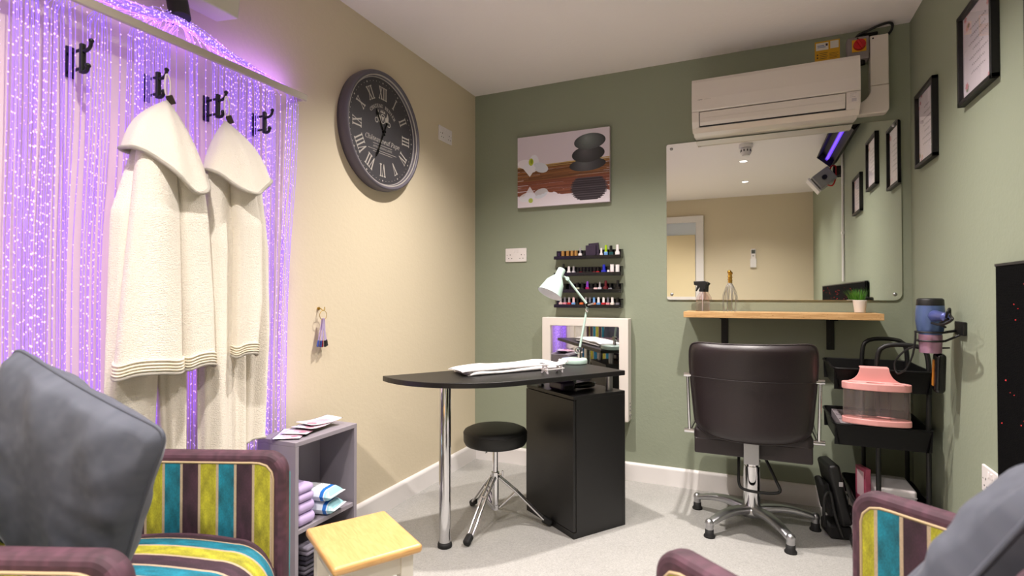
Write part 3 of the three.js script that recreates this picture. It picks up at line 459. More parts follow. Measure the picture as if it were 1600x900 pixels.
// ---------------------------------------------------------------- grey shelving unit and small wooden stool
{
  const o = thing('shelving_unit', 'grey open shelving unit against the cream wall', 'shelving unit', [0, 0, 0]);
  const x1 = 0.225, z0 = 1.43, z1 = 1.75, x0 = 0.04;
  part('top_panel', bx(x0, x1, 0.544, 0.56, z0, z1, 0.0015), mat.unit, o);
  for (const [a, b] of [[z0, z0 + 0.016], [z1 - 0.016, z1]]) part('side_panel', bx(x0, x1, 0, 0.544, a, b, 0.0015), mat.unit, o);
  part('shelf', bx(x0 + 0.005, x1 - 0.004, 0.232, 0.248, z0 + 0.016, z1 - 0.016, 0.0015), mat.unit, o);
  part('shelf', bx(x0 + 0.005, x1 - 0.004, 0.02, 0.036, z0 + 0.016, z1 - 0.016, 0.0015), mat.unit, o);
  part('back_panel', bx(x0, x0 + 0.006, 0.02, 0.544, z0 + 0.016, z1 - 0.016), mat.unit, o);
}
{ // wipes packets and rolled towels on the shelf
  const wipeTex = canvasTex(256, 128, (c, w, h) => { c.fillStyle = '#dfe9f0'; c.fillRect(0, 0, w, h); c.fillStyle = '#2a6fc0'; c.fillRect(196, 0, 22, h); c.fillStyle = '#9fcfd8'; c.fillRect(224, 0, 32, h); c.fillStyle = '#9cc9a6'; c.fillRect(60, 30, 60, 18); c.fillStyle = '#8da9c0'; for (let i = 0; i < 4; i++) c.fillRect(20, 60 + i * 14, 90 - i * 12, 5); });
  const pack = (label, y, x, z, ry) => { const o = thing('wipes_packet', label, 'packet', [x, y, z], ry, 'wipes packets');
    const g = (s) => grid(24, 12, (u, v) => { const a = u * 2 - 1, b = v * 2 - 1, k = Math.pow(Math.max(0, (1 - Math.pow(Math.abs(a), 5)) * (1 - b * b * b * b)), 0.5); return [a * 0.085, 0.026 + s * 0.024 * k + 0.003 * (n32(u, v) - 0.5) * k, b * 0.048, u, v]; });
    const f = g(1), b = g(-1); { const ix = f.index.array; } part('film_pouch', [f, b], S(0xffffff, 0.25, { map: wipeTex, side: THREE.DoubleSide }), o);
    part('resealable_flap', T(rbox(0.05, 0.003, 0.032, 0.0014), -0.01, 0.0515, 0), S(0xeef2f4, 0.3), o);
    for (const s of [-1, 1]) part('end_seal', T(rbox(0.014, 0.002, 0.096, 0.0008), s * 0.088, 0.026, 0), S(0xe4ebef, 0.3), o); };
  pack('blue and white wipes packet lying on the grey shelf', 0.248, 0.158, 1.575, 0.25);
  pack('blue and white wipes packet on top of the other packet', 0.3, 0.158, 1.58, 0.15);
  const roll = (y, h, z, w, label) => { const o = thing('lilac_towel', label, 'towel', [0.135, y, z], 0, 'lilac folded towels'); part('folded_layer', T(rbox(0.17, h * 0.52, w, h * 0.25, 5), 0, h * 0.26, 0), mat.lavender, o); part('folded_layer', T(rbox(0.172, h * 0.5, w, h * 0.24, 5), -0.002, h * 0.76, 0.002), mat.lavender, o); };
  roll(0.249, 0.085, 1.685, 0.09, 'lilac folded towel lying on the grey shelf'); roll(0.335, 0.06, 1.69, 0.08, 'lilac folded towel on top of the other lilac towel');
  for (let i = 0; i < 4; i++) { const o = thing('folded_towel', ['dark lilac folded towel, lowest in the bottom compartment', 'grey folded towel, second from the bottom', 'dark folded towel, third from the bottom', 'pale folded towel on top of the low pile'][i], 'towel', [0.137, 0.037 + i * 0.034, 1.6], 0.04 * (i - 1.5), 'folded towels in the grey unit'); part('fold', [T(rbox(0.17, 0.016, 0.2, 0.008, 3), 0, 0.0085, 0), T(rbox(0.165, 0.016, 0.2, 0.008, 3), 0.002, 0.0245, 0)], S([0x4a4258, 0x7a7684, 0x3a3646, 0xa39cae][i], 0.95, { bumpMap: towelBump, bumpScale: 0.003 }), o); }
  const cup = thing('white_bowl', 'white bowl on the floor beside the small wooden stool', 'bowl', [0.31, 0, 1.7]); part('bowl', lathe([[0, 0.004], [0.03, 0.004], [0.034, 0], [0.04, 0], [0.055, 0.05], [0.06, 0.075], [0.057, 0.076], [0.051, 0.05], [0.036, 0.009], [0, 0.008]], 32), mat.gloss, cup);
  const packTex = (k) => canvasTex(256, 160, (c, w, h) => { c.fillStyle = '#e6dce4'; c.fillRect(0, 0, w, h); c.fillStyle = '#e7b4c4'; c.beginPath(); c.arc(60 + 20 * k, 50, 60, 0, 7); c.fill(); c.fillStyle = '#d8cfe8'; c.fillRect(0, h - 40, w, 40); c.fillStyle = '#c47a92'; c.beginPath(); c.arc(40, 40, 18 + 4 * k, 0, 7); c.fill(); c.fillStyle = '#8a8090'; for (let i = 0; i < 4; i++) c.fillRect(130, 40 + i * 18, 90 - 14 * ((i + k) % 3), 6); c.fillStyle = '#1a1518'; c.fillRect(0, h - 8, w, 8); });
  [[0.125, 1.675, 0.55, 'lowest of the fanned pile, nearest the bathrobes'], [0.13, 1.625, 0.35, 'second from the bottom of the fanned pile'], [0.135, 1.575, 0.1, 'third from the bottom of the fanned pile'], [0.13, 1.54, -0.15, 'topmost of the fanned pile']].forEach(([x, z, r, w], i) => {
    const o = thing('mask_sachet', 'pink and white sachet on the grey unit, ' + w, 'sachet', [x, 0.5605 + i * 0.006, z], r + PI / 2, 'sachets on the grey unit');
    const f = (s) => grid(20, 12, (u, v) => { const a = u * 2 - 1, b = v * 2 - 1, k = Math.sqrt(Math.max(0, (1 - a * a * a * a) * (1 - b * b * b * b))); return [a * 0.075, 0.0035 + s * 0.0032 * k + 0.007 * a * a * (i > 1 ? 1 : 0.3), b * 0.05, u, v]; });
    part('foil_pouch', f(1), S(0xffffff, 0.35, { map: packTex(i), side: THREE.DoubleSide }), o); part('dark_backing', f(-1), S(0x1a1518, 0.4, { side: THREE.DoubleSide }), o);
  });
}
{ // small oak topped stool
  const o = thing('wooden_stool', 'small stool with an oak top and cream painted legs', 'stool', [0.709, 0, 1.98], -31.6 * PI / 180);
  part('top', uvm(T(rbox(0.275, 0.024, 0.235, 0.01, 4), 0, 0.408, 0)), mat.oak, o);
  for (const [x, z] of [[-1, -1], [1, -1], [-1, 1], [1, 1]]) part('leg', T(rbox(0.034, 0.396, 0.034, 0.003), x * 0.1, 0.198, z * 0.082), mat.paintedWood, o);
  for (const z of [-1, 1]) { part('apron', T(rbox(0.17, 0.05, 0.016, 0.002), 0, 0.37, z * 0.084), mat.paintedWood, o); part('stretcher', T(rbox(0.17, 0.022, 0.016, 0.002), 0, 0.12, z * 0.084), mat.paintedWood, o); }
  for (const x of [-1, 1]) { part('apron', T(rbox(0.016, 0.05, 0.134, 0.002), x * 0.102, 0.37, 0), mat.paintedWood, o); part('stretcher', T(rbox(0.016, 0.022, 0.134, 0.002), x * 0.102, 0.12, 0), mat.paintedWood, o); }
}

// ---------------------------------------------------------------- back wall: canvas print, polish racks, heater, mirror, shelf, air conditioner
{
  const w = 0.595, h = 0.447, o = thing('canvas_print', 'canvas print of stacked pebbles and a white orchid on bamboo', 'picture', [0.6175, 1.852, 0]);
  const tex = canvasTex(1024, 770, (c, W_, H_) => {
    c.fillStyle = '#d9cfdb'; c.fillRect(0, 0, W_, H_);
    c.save(); c.beginPath(); c.moveTo(0, 330); c.lineTo(W_, 300); c.lineTo(W_, 655); c.lineTo(0, 655); c.closePath(); c.clip();
    for (let i = 0; i < 330; i++) { const t = rnd(), y = 300 + t * 360, k = rnd(); c.strokeStyle = t < 0.1 ? `rgb(${170 + 40 * k},${140 + 40 * k},${80 + 30 * k})` : t < 0.5 ? `rgb(${90 + 70 * k},${55 + 50 * k},${30 + 30 * k})` : `rgb(${100 + 40 * k},${50 + 30 * k},${35 + 20 * k})`; c.lineWidth = 2 + 6 * rnd(); const x = rnd() * W_, l = 200 + 600 * rnd(); c.beginPath(); c.moveTo(x - l, y + 10); c.lineTo(x + l, y - 14); c.stroke(); }
    c.restore();
    c.fillStyle = '#dfd6e0'; for (let x = 0; x < W_; x += 6) { const y = 640 + 26 * sin(x * 0.013) + 18 * n64(x / W_, 0.3) - (x > 600 ? 10 : 0); c.fillRect(x, y, 7, H_ - y); }
    const stone = (x, y, a, b, col) => { const g = c.createRadialGradient(x - a * 0.2, y - b * 0.4, 5, x, y, a); g.addColorStop(0, col[0]); g.addColorStop(1, col[1]); c.fillStyle = g; c.beginPath(); c.ellipse(x, y, a, b, -0.04, 0, 7); c.fill(); };
    stone(790, 368, 195, 66, ['#66686e', '#2c2b30']); stone(798, 258, 175, 86, ['#5c5c60', '#28282c']); stone(815, 128, 168, 84, ['#7c8483', '#36393d']);
    for (let i = 0; i < 1800; i++) { c.fillStyle = `rgba(200,205,205,${0.1 * rnd()})`; const a = rnd() * 6.28, r = Math.sqrt(rnd()); c.fillRect(812 + 150 * r * cos(a), 132 + 72 * r * sin(a), 3, 3); }
    for (let y = 500; y < 735; y += 5) { const t = (y - 500) / 235, ww = 190 * Math.sqrt(Math.max(0, 1 - Math.pow((t - 0.45) / 0.62, 2))) + 12 * sin(y * 0.9); c.fillStyle = t % 0.1 < 0.03 ? '#4a3f48' : '#2a2129'; c.fillRect(805 - ww, y, 2 * ww, 6); }
    const petal = (x, y, a, b, r, col) => { c.save(); c.translate(x, y); c.rotate(r); c.fillStyle = col; c.beginPath(); c.ellipse(0, 0, a, b, 0, 0, 7); c.fill(); c.restore(); };
    petal(100, 300, 100, 52, 0.15, '#ebe7f0'); petal(190, 300, 60, 95, 0.1, '#e4e4ee'); petal(270, 350, 90, 52, 0.35, '#d3d8e4'); c.fillStyle = '#e8e8f2'; c.beginPath(); c.moveTo(55, 330); c.lineTo(145, 440); c.lineTo(215, 350); c.lineTo(150, 260); c.fill(); petal(160, 280, 28, 40, 0, '#b6c232'); petal(165, 275, 14, 24, 0, '#8da018');
    c.globalAlpha = 0.85; petal(110, 660, 95, 48, -0.2, '#dcdde6'); petal(270, 630, 85, 50, -0.3, '#c8ced9'); c.fillStyle = '#dcdce8'; c.beginPath(); c.moveTo(70, 660); c.lineTo(145, 545); c.lineTo(215, 650); c.lineTo(150, 740); c.fill(); petal(155, 700, 26, 26, 0, '#a3b33a'); c.globalAlpha = 1;
  });
  part('stretcher_frame', bx(-w / 2, w / 2, -h / 2, h / 2, 0.002, 0.03, 0.003), S(0xb8aeb4, 0.7), o);
  part('printed_canvas', T(new THREE.PlaneGeometry(w - 0.002, h - 0.002), 0, 0, 0.0306), S(0xffffff, 0.7, { map: tex }), o);
}
{ // nail polish racks with bottles
  const X0 = 0.573, X1 = 0.987, base = [1.293, 1.192, 1.091, 1.0], nm = ['top', 'second', 'third', 'bottom'], nth = ['first', 'second', 'third', 'fourth', 'fifth', 'sixth', 'seventh', 'eighth', 'ninth', 'tenth', 'eleventh', 'twelfth', 'thirteenth', 'fourteenth'];
  base.forEach((y, r) => {
    const o = thing('polish_rack', `black wall rack of nail polish, ${nm[r]} of the four`, 'rack', [0, y, 0], 0, 'nail polish racks');
    part('base', bx(X0, X1, 0, 0.005, 0.001, 0.056, 0.001), mat.blackGloss, o); part('lip', bx(X0, X1, 0.005, 0.02, 0.052, 0.056, 0.001), mat.blackGloss, o); part('back_plate', bx(X0, X1, 0.005, 0.055, 0.001, 0.005, 0.001), mat.blackGloss, o);
    for (const x of [X0, X1 - 0.004]) part('end_plate', bx(x, x + 0.004, 0.005, x > 0.9 ? 0.05 : 0.02, 0.005, 0.052, 0.001), mat.blackGloss, o);
  });
  const bottle = (row, px, body, cap, h = 0.056, kind = 0, wd = 0.011) => {
    const x = X0 + (px - 62) / (845 - 62) * (X1 - X0), n = cnt[row]++, cn = (c) => names[c];
    const o = thing('nail_polish', `${cn(body)} polish bottle with ${cn(cap)} cap, ${nth[n] || 'last'} from the left on the ${nm[row]} rack`, 'nail polish', [x, base[row] + 0.005, 0.029], rr(-0.3, 0.3), 'nail polish bottles');
    const hb = h * (kind === 1 ? 0.3 : 0.46);
    part('bottle', kind === 1 ? T(cyl(wd, wd, hb, 16), 0, hb / 2, 0) : T(rbox(wd * 2, hb, wd * 2, 0.003), 0, hb / 2, 0), S(cc[body], 0.12), o);
    part('cap', kind === 2 ? [T(cyl(0.0045, 0.006, h - hb, 14), 0, (h + hb) / 2, 0)] : T(cyl(wd * (kind === 1 ? 0.98 : 0.62), wd * (kind === 1 ? 1 : 0.72), h - hb, 16), 0, (h + hb) / 2, 0), S(cc[cap], cap === 'go' ? 0.3 : 0.3, cap === 'go' || cap === 'si' ? { metalness: 0.7 } : {}), o);
  };
  const cnt = [0, 0, 0, 0];
  const cc = { bk: 0x0c0b0d, pu: 0x2a1840, go: 0xc89a5c, si: 0xc4c0c8, wh: 0xe6dfdf, li: 0x9cc012, te: 0x1f4a4c, bl: 0x1f2aa8, pk: 0xd88a94, rd: 0xb01826, lb: 0x6a9ad0, or: 0xd0683a, cr: 0xe2d4c8, gy: 0x6a6870, am: 0xc08a1c, sg: 0x9aa088, mg: 0xa01858, vi: 0x7a3cae, dr: 0x56101c, lp: 0xdcb6b8 };
  const names = { bk: 'black', pu: 'dark purple', go: 'gold', si: 'silver', wh: 'white', li: 'lime', te: 'dark teal', bl: 'blue', pk: 'pink', rd: 'red', lb: 'light blue', or: 'orange', cr: 'cream', gy: 'grey', am: 'amber', sg: 'sage', mg: 'magenta', vi: 'violet', dr: 'dark red', lp: 'pale pink' };
  bottle(0, 112, 'pu', 'pu', 0.036); for (const p of [157, 215, 268, 315]) bottle(0, p, 'cr', 'go', 0.048, 1); bottle(0, 365, 'wh', 'si', 0.064, 2); bottle(0, 410, 'bk', 'bk', 0.036); bottle(0, 610, 'wh', 'wh', 0.058, 0, 0.009); bottle(0, 663, 'lb', 'li', 0.074); bottle(0, 720, 'te', 'bk', 0.07, 0, 0.013); bottle(0, 793, 'wh', 'wh', 0.074, 0, 0.013);
  for (const [p, lean, w] of [[492, 0, 'front'], [520, 0.12, 'rear']]) { const o = single('polish_box', T(rbox(0.062, lean ? 0.088 : 0.074, 0.012, 0.002), X0 + (p - 62) / 783 * (X1 - X0), base[0] + 0.006 + (lean ? 0.045 : 0.038), lean ? 0.018 : 0.034, 0, 0, lean * 0.5), S(0x2c2034, 0.4), `dark purple carton on the top polish rack, the ${w} one`, 'carton', 'cartons on the polish rack'); }
  bottle(1, 165, 'bk', 'bk', 0.07); bottle(1, 228, 'wh', 'wh', 0.054); bottle(1, 285, 'si', 'si', 0.054, 0, 0.009); for (const [p, b] of [[335, 'bk'], [372, 'dr'], [410, 'bk'], [450, 'bk'], [490, 'bk'], [530, 'dr'], [570, 'rd']]) bottle(1, p, b, 'bk', 0.046, 0, 0.0095); bottle(1, 640, 'bl', 'bl', 0.06, 0, 0.013); bottle(1, 690, 'wh', 'wh', 0.028); bottle(1, 732, 'lp', 'wh', 0.06, 1, 0.012); bottle(1, 793, 'wh', 'wh', 0.058, 1, 0.012);
  bottle(2, 110, 'bk', 'bk', 0.05); bottle(2, 175, 'am', 'bk', 0.05, 1, 0.014); bottle(2, 268, 'am', 'bk', 0.045, 1, 0.012); bottle(2, 330, 'sg', 'bk', 0.056, 0, 0.014); bottle(2, 388, 'bk', 'bk', 0.056); bottle(2, 448, 'mg', 'vi', 0.062); bottle(2, 495, 'bk', 'bk', 0.05); bottle(2, 543, 'lp', 'bk', 0.054); bottle(2, 592, 'si', 'si', 0.058, 2); bottle(2, 660, 'dr', 'dr', 0.066, 0, 0.012); bottle(2, 712, 'gy', 'bk', 0.05); bottle(2, 795, 'bk', 'bk', 0.068, 0, 0.013);
  [['lp', 'si', 130], ['pk', 'gy', 180], ['rd', 'si', 232], ['lb', 'lp', 285], ['bk', 'bk', 333], ['or', 'bk', 380], ['bk', 'si', 430], ['bk', 'gy', 477], ['or', 'lb', 525], ['lb', 'wh', 577], ['rd', 'wh', 635], ['pk', 'gy', 685], ['cr', 'wh', 735], ['gy', 'bk', 793]].forEach(([b, c, p]) => bottle(3, p, b, c, 0.058));
}
{ // mirror fronted heater
  const o = thing('mirrored_wall_heater', 'white framed heater with a mirrored front behind the desk', 'heater', [0, 0, 0]);
  const x0 = 0.509, x1 = 1.034, y0 = 0.352, y1 = 0.942, z = 0.09;
  const s = rrShape(x1 - x0, y1 - y0, 0.006, (x0 + x1) / 2, (y0 + y1) / 2), hole = new THREE.Path(rrShape(0.419, 0.48, 0.008, 0.771, 0.652).getPoints()); s.holes.push(hole);
  part('front_frame', T(extr(s, 0.03, 0.004, 8), 0, 0, z - 0.03), mat.offwhite, o);
  part('casing', bx(x0 + 0.001, x1 - 0.001, y0 + 0.001, y1 - 0.001, 0.004, z - 0.03, 0.003), mat.offwhite, o);
  part('mirror_glass', bx(0.555, 0.987, 0.405, 0.899, z - 0.029, z - 0.012), S(0xd2d2d6, 0.02, { metalness: 1 }), o, 'mirrored glass front');
  part('control_buttons', [0.03, 0.05, 0.07].map((d, i) => T(rbox(0.004, 0.008, 0.014, 0.0015), x1 + 0.001, y0 + 0.03 + d, 0.045)).concat([T(rbox(0.006, 0.012, 0.03, 0.002), x1 + 0.002, y0 + 0.03, 0.045)]), mat.grey, o);
}
{ // wall mirror
  const o = thing('wall_mirror', 'large frameless wall mirror above the wooden shelf', 'mirror', [0, 0, 0]);
  part('mirror_glass', T(extr(rrShape(1.107, 0.8825, [0.012, 0.035, 0.012, 0.012], 1.7905, 1.4915), 0.006, 0.0008, 10), 0, 0, 0.004), mat.mirror, o);
  for (const [x, y] of [[1.265, 1.905], [2.315, 1.905], [1.265, 1.08], [2.315, 1.08]]) part('mirror_screw', T(lathe([[0, 0.004], [0.005, 0.0035], [0.0085, 0.001], [0.009, 0], [0, 0]], 20).rotateX(PI / 2), x, y, 0.01), mat.steel, o);
}
{ // shelf
  const o = thing('wall_shelf', 'rough sawn wooden shelf on black brackets below the mirror', 'shelf', [0, 0, 0]);
  part('board', bx(1.349, 2.2355, 0.959, 0.99, 0.004, 0.2, 0.002), mat.pine, o);
  for (const x of [1.542, 2.041]) part('bracket', [bx(x - 0.0175, x + 0.0175, 0.8, 0.957, 0.0005, 0.006, 0.001), bx(x - 0.0175, x + 0.0175, 0.952, 0.958, 0.0005, 0.15, 0.001), T(cyl(0.005, 0.005, 0.004, 12).rotateX(PI / 2), x, 0.83, 0.007), T(cyl(0.005, 0.005, 0.004, 12).rotateX(PI / 2), x, 0.9, 0.007)], mat.black, o);
}
{ // spray bottle
  const o = thing('spray_bottle', 'clear spray bottle with a black trigger on the shelf', 'spray bottle', [1.437, 0.9905, 0.1]);
  part('bottle', lathe([[0, 0.001], [0.034, 0.001], [0.037, 0.006], [0.037, 0.05], [0.032, 0.075], [0.018, 0.098], [0.014, 0.106], [0.014, 0.112]], 40), mat.clearPlastic, o);
  part('water', lathe([[0, 0.003], [0.034, 0.003], [0.0355, 0.008], [0.0355, 0.05], [0.0345, 0.056], [0, 0.056]], 32), P(0xffffff, 0.02, { transmission: 1, thickness: 0.05, ior: 1.33 }), o);
  part('dip_tube', bar([0, 0.008, 0.01], [0, 0.11, 0], 0.0022), S(0xdddddd, 0.3), o);
  const s = new THREE.Shape(); s.moveTo(0.016, 0); s.lineTo(-0.014, 0); s.lineTo(-0.016, 0.02); s.lineTo(-0.03, -0.002); s.lineTo(-0.036, 0.0); s.lineTo(-0.027, 0.028); s.lineTo(-0.044, 0.034); s.lineTo(-0.046, 0.052); s.lineTo(0.012, 0.054); s.lineTo(0.026, 0.046); s.lineTo(0.026, 0.04); s.lineTo(0.018, 0.03);
  part('trigger_head', [T(extr(s, 0.02, 0.004), 0, 0.108, -0.01), T(cyl(0.0165, 0.0165, 0.014, 24), 0, 0.111, 0)], mat.black, o);
}
{ // head massager
  const o = thing('head_massager', 'wire head massager with a gold handle on the shelf', 'massager', [1.571, 0.9905, 0.1]);
  part('handle', [T(cyl(0.0065, 0.008, 0.055, 20), 0, 0.178, 0), T(new THREE.SphereGeometry(0.0105, 16, 12), 0, 0.208, 0), T(new THREE.TorusGeometry(0.008, 0.002, 8, 20).rotateX(PI / 2), 0, 0.185, 0), T(new THREE.TorusGeometry(0.008, 0.002, 8, 20).rotateX(PI / 2), 0, 0.168, 0)], mat.gold, o);
  for (let i = 0; i < 10; i++) { const a = i / 10 * 2 * PI, c = cos(a), s = sin(a), wr = part('wire', tube([[0.004 * c, 0.155, 0.004 * s], [0.018 * c, 0.128, 0.018 * s], [0.033 * c, 0.085, 0.033 * s], [0.036 * c, 0.04, 0.036 * s], [0.03 * c, 0.004, 0.03 * s]], 0.0011, 20, 6), mat.steel, o); part('bead', T(new THREE.SphereGeometry(0.0028, 8, 6), 0.03 * c, 0.003, 0.03 * s), mat.steel, wr); }
}
{ // grass plant
  const o = thing('potted_grass', 'small artificial grass in a white pot on the shelf', 'plant', [2.155, 0.9905, 0.1]);
  part('pot', lathe([[0, 0.001], [0.022, 0.001], [0.023, 0.004], [0.0295, 0.058], [0.0295, 0.062], [0.027, 0.062], [0.0265, 0.052], [0, 0.05]], 36), S(0xd9cfc6, 0.6), o);
  const b = []; for (let i = 0; i < 150; i++) { const a = rr(0, 6.28), r0 = 0.022 * Math.sqrt(rnd()), l = rr(0.045, 0.078), out = rr(0.005, 0.04), c = cos(a), s = sin(a), w = 0.0011; const p = (t) => [c * (r0 + out * t * t), 0.05 + l * t * (1 - 0.18 * t * out / 0.04), s * (r0 + out * t * t)]; b.push(grid(1, 4, (u, v) => { const q = p(v), k = (u - 0.5) * 2 * w * (1 - v * 0.85); return [q[0] - s * k, q[1], q[2] + c * k]; })); }
  const m = part('grass_blades', b, S(0x4a8a1c, 0.6, { side: THREE.DoubleSide }), o); m.userData.kind = 'stuff';
}
{ // air conditioner
  const o = thing('air_conditioner', 'white wall mounted air conditioner above the mirror', 'air conditioner', [0, 0, 0]);
  const x0 = 1.395, x1 = 2.15, sec = (pts) => { const s = new THREE.Shape(); pts.forEach((p, i) => i ? s.lineTo(...p) : s.moveTo(...p)); return s; };
  const ex = (s, a, b, bev = 0.003) => { const g = extr(s, b - a, bev, 6); g.rotateY(PI / 2); g.scale(1, 1, -1); const ps = g.attributes.position; for (const at of [g.attributes.position, g.attributes.normal, g.attributes.uv]) for (let i = 0; i < ps.count; i += 3) { const n = at.itemSize; for (let k = 0; k < n; k++) { const t = at.array[(i + 1) * n + k]; at.array[(i + 1) * n + k] = at.array[(i + 2) * n + k]; at.array[(i + 2) * n + k] = t; } } return g.translate(a, 0, 0); };
  part('casing', ex(sec([[0.002, 1.94], [0.002, 2.205], [0.15, 2.212], [0.185, 2.205], [0.188, 2.04], [0.178, 1.97], [0.15, 1.94], [0.1, 1.93]]), x0 + 0.002, x1 - 0.002), mat.acwhite, o);
  part('front_panel', ex(sec([[0.186, 2.036], [0.186, 2.204], [0.194, 2.206], [0.2, 2.19], [0.207, 2.1], [0.207, 2.042], [0.203, 2.036]]), x0, x1, 0.002), mat.acwhite, o);
  for (const [a, b] of [[x0, x0 + 0.036], [x1 - 0.058, x1]]) part('end_cheek', ex(sec([[0.15, 1.937], [0.178, 1.955], [0.198, 1.985], [0.205, 2.034], [0.18, 2.034], [0.17, 1.97]]), a, b, 0.002), mat.acwhite, o);
  part('louvre', ex(sec([[0.188, 1.964], [0.196, 1.98], [0.204, 2.03], [0.19, 2.03], [0.182, 1.98]]), x0 + 0.0395, x1 - 0.0615, 0.0015), mat.acwhite, o);
  part('louvre_ridge', T(bx(x0 + 0.05, x1 - 0.07, -0.001, 0.001, -0.001, 0.001), 0, 2.0, 0.2), mat.acwhite, o);
  part('outlet_lip', ex(sec([[0.1, 1.93], [0.15, 1.937], [0.182, 1.957], [0.176, 1.962], [0.15, 1.948], [0.1, 1.94]]), x0 + 0.02, x1 - 0.02, 0.001), mat.acwhite, o);
  part('dark_slot', bx(x0 + 0.037, x1 - 0.059, 1.958, 2.033, 0.17, 0.1865), mat.dark, o);
  const t = canvasTex(512, 64, c => { c.fillStyle = '#dcd4cc'; c.fillRect(0, 0, 512, 64); c.fillStyle = '#4a4548'; c.font = 'bold 34px sans-serif'; c.fillText('FUJITSU', 6, 44); c.font = '20px sans-serif'; c.fillText('DC INVERTER nocria', 190, 40); });
  part('lettering', T(new THREE.PlaneGeometry(0.09, 0.011), x0 + 0.075, 2.095, 0.2092, -0.02), S(0xffffff, 0.35, { map: t }), o);
  const t2 = canvasTex(128, 160, c => { c.fillStyle = '#d8d0ca'; c.fillRect(0, 0, 128, 160); c.fillStyle = '#7a7478'; c.font = '15px sans-serif'; ['OPERATION', 'TIMER', 'ECONOMY'].forEach((s, i) => c.fillText(s, 18, 28 + i * 26)); c.fillStyle = '#b4acb0'; c.fillRect(40, 96, 60, 48); });
  part('indicator_panel', T(new THREE.PlaneGeometry(0.042, 0.05), x1 - 0.029, 2.008, 0.2058, 0.14), S(0xffffff, 0.4, { map: t2 }), o);
}
{ // pipe trunking, isolator, warning label, cable
  const o = thing('pipe_trunking', 'white pipe trunking from the air conditioner up to the ceiling', 'trunking', [0, 0, 0]);
  part('vertical_cover', bx(2.213, 2.29, 2.1, 2.345, 0, 0.055, 0.006), mat.offwhite, o);
  part('elbow_cover', T(extr((() => { const s = new THREE.Shape(); s.moveTo(2.152, 1.962); s.lineTo(2.27, 1.962); s.absarc(2.27, 1.982, 0.02, -PI / 2, 0); s.lineTo(2.29, 2.098); s.lineTo(2.213, 2.098); s.lineTo(2.213, 2.07); s.quadraticCurveTo(2.2, 2.03, 2.16, 2.02); s.lineTo(2.152, 2.02); return s; })(), 0.057, 0.005), 0, 0, 0), mat.offwhite, o);
  part('screw', T(cyl(0.004, 0.004, 0.003, 12).rotateX(PI / 2), 2.225, 2.33, 0.056), mat.dark, o);
  const c = thing('black_cable', 'black cable looping over the white trunking', 'cable', [0, 0, 0]);
  part('lead', [tube([[2.155, 2.352, 0.03], [2.17, 2.368, 0.035], [2.2, 2.374, 0.045], [2.25, 2.386, 0.06], [2.29, 2.39, 0.062], [2.305, 2.384, 0.05], [2.305, 2.366, 0.03], [2.296, 2.356, 0.01]], 0.006, 48, 8), tube([[2.16, 2.35, 0.03], [2.19, 2.362, 0.028], [2.215, 2.366, 0.02], [2.25, 2.372, 0.01]], 0.009, 24, 8)], mat.black, c);
  const i = thing('isolator_switch', 'grey isolator box with a red rotary knob on yellow', 'switch', [2.163, 2.293, 0]);
  part('enclosure', T(rbox(0.092, 0.112, 0.055, 0.004), 0, 0, 0.0285), S(0x8d8686, 0.5), i); part('yellow_plate', T(rbox(0.06, 0.06, 0.004, 0.001), 0.004, 0.012, 0.0575), mat.yellow, i); part('red_knob', [T(cyl(0.025, 0.027, 0.016, 32).rotateX(PI / 2), 0.005, 0.013, 0.067), T(rbox(0.014, 0.048, 0.014, 0.004), 0.005, 0.013, 0.078, 0, 0, 0.5)], mat.red, i); part('screw', T(cyl(0.004, 0.004, 0.002, 12).rotateX(PI / 2), -0.002, 0.049, 0.0565), mat.dark, i); part('cable_gland', T(cyl(0.012, 0.014, 0.02, 16), 0.02, -0.064, 0.028), mat.black, i);
  const lt = canvasTex(256, 224, (x, w, h) => { x.fillStyle = '#d9a514'; x.fillRect(0, 0, w, h); x.fillStyle = '#e8e4da'; x.fillRect(12, 16, 128, 84); x.fillRect(160, 10, 84, 84); x.fillStyle = '#7486a8'; x.fillRect(28, 44, 70, 10); x.fillRect(28, 62, 84, 8); x.fillStyle = '#2a2230'; x.fillRect(112, 30, 22, 26); x.fillStyle = '#3a3010'; x.font = 'bold 20px sans-serif'; x.fillText('⚠', 190, 128); for (let k = 0; k < 2; k++) { x.beginPath(); x.arc(28, 150 + k * 32, 9, 0, 7); x.fill(); } for (let k = 0; k < 4; k++) x.fillRect(48, 132 + k * 20, 84 - 10 * (k % 2), 5); for (let k = 0; k < 4; k++) x.fillRect(150, 146 + k * 16, 90 - 12 * (k % 2), 4); });
  const l = thing('warning_label', 'yellow warning label on the wall above the air conditioner', 'label', [2.037, 2.328, 0]); part('sticker', T(new THREE.BoxGeometry(0.111, 0.102, 0.001), 0, 0, 0.001), S(0xffffff, 0.5, { map: lt }), l);
}

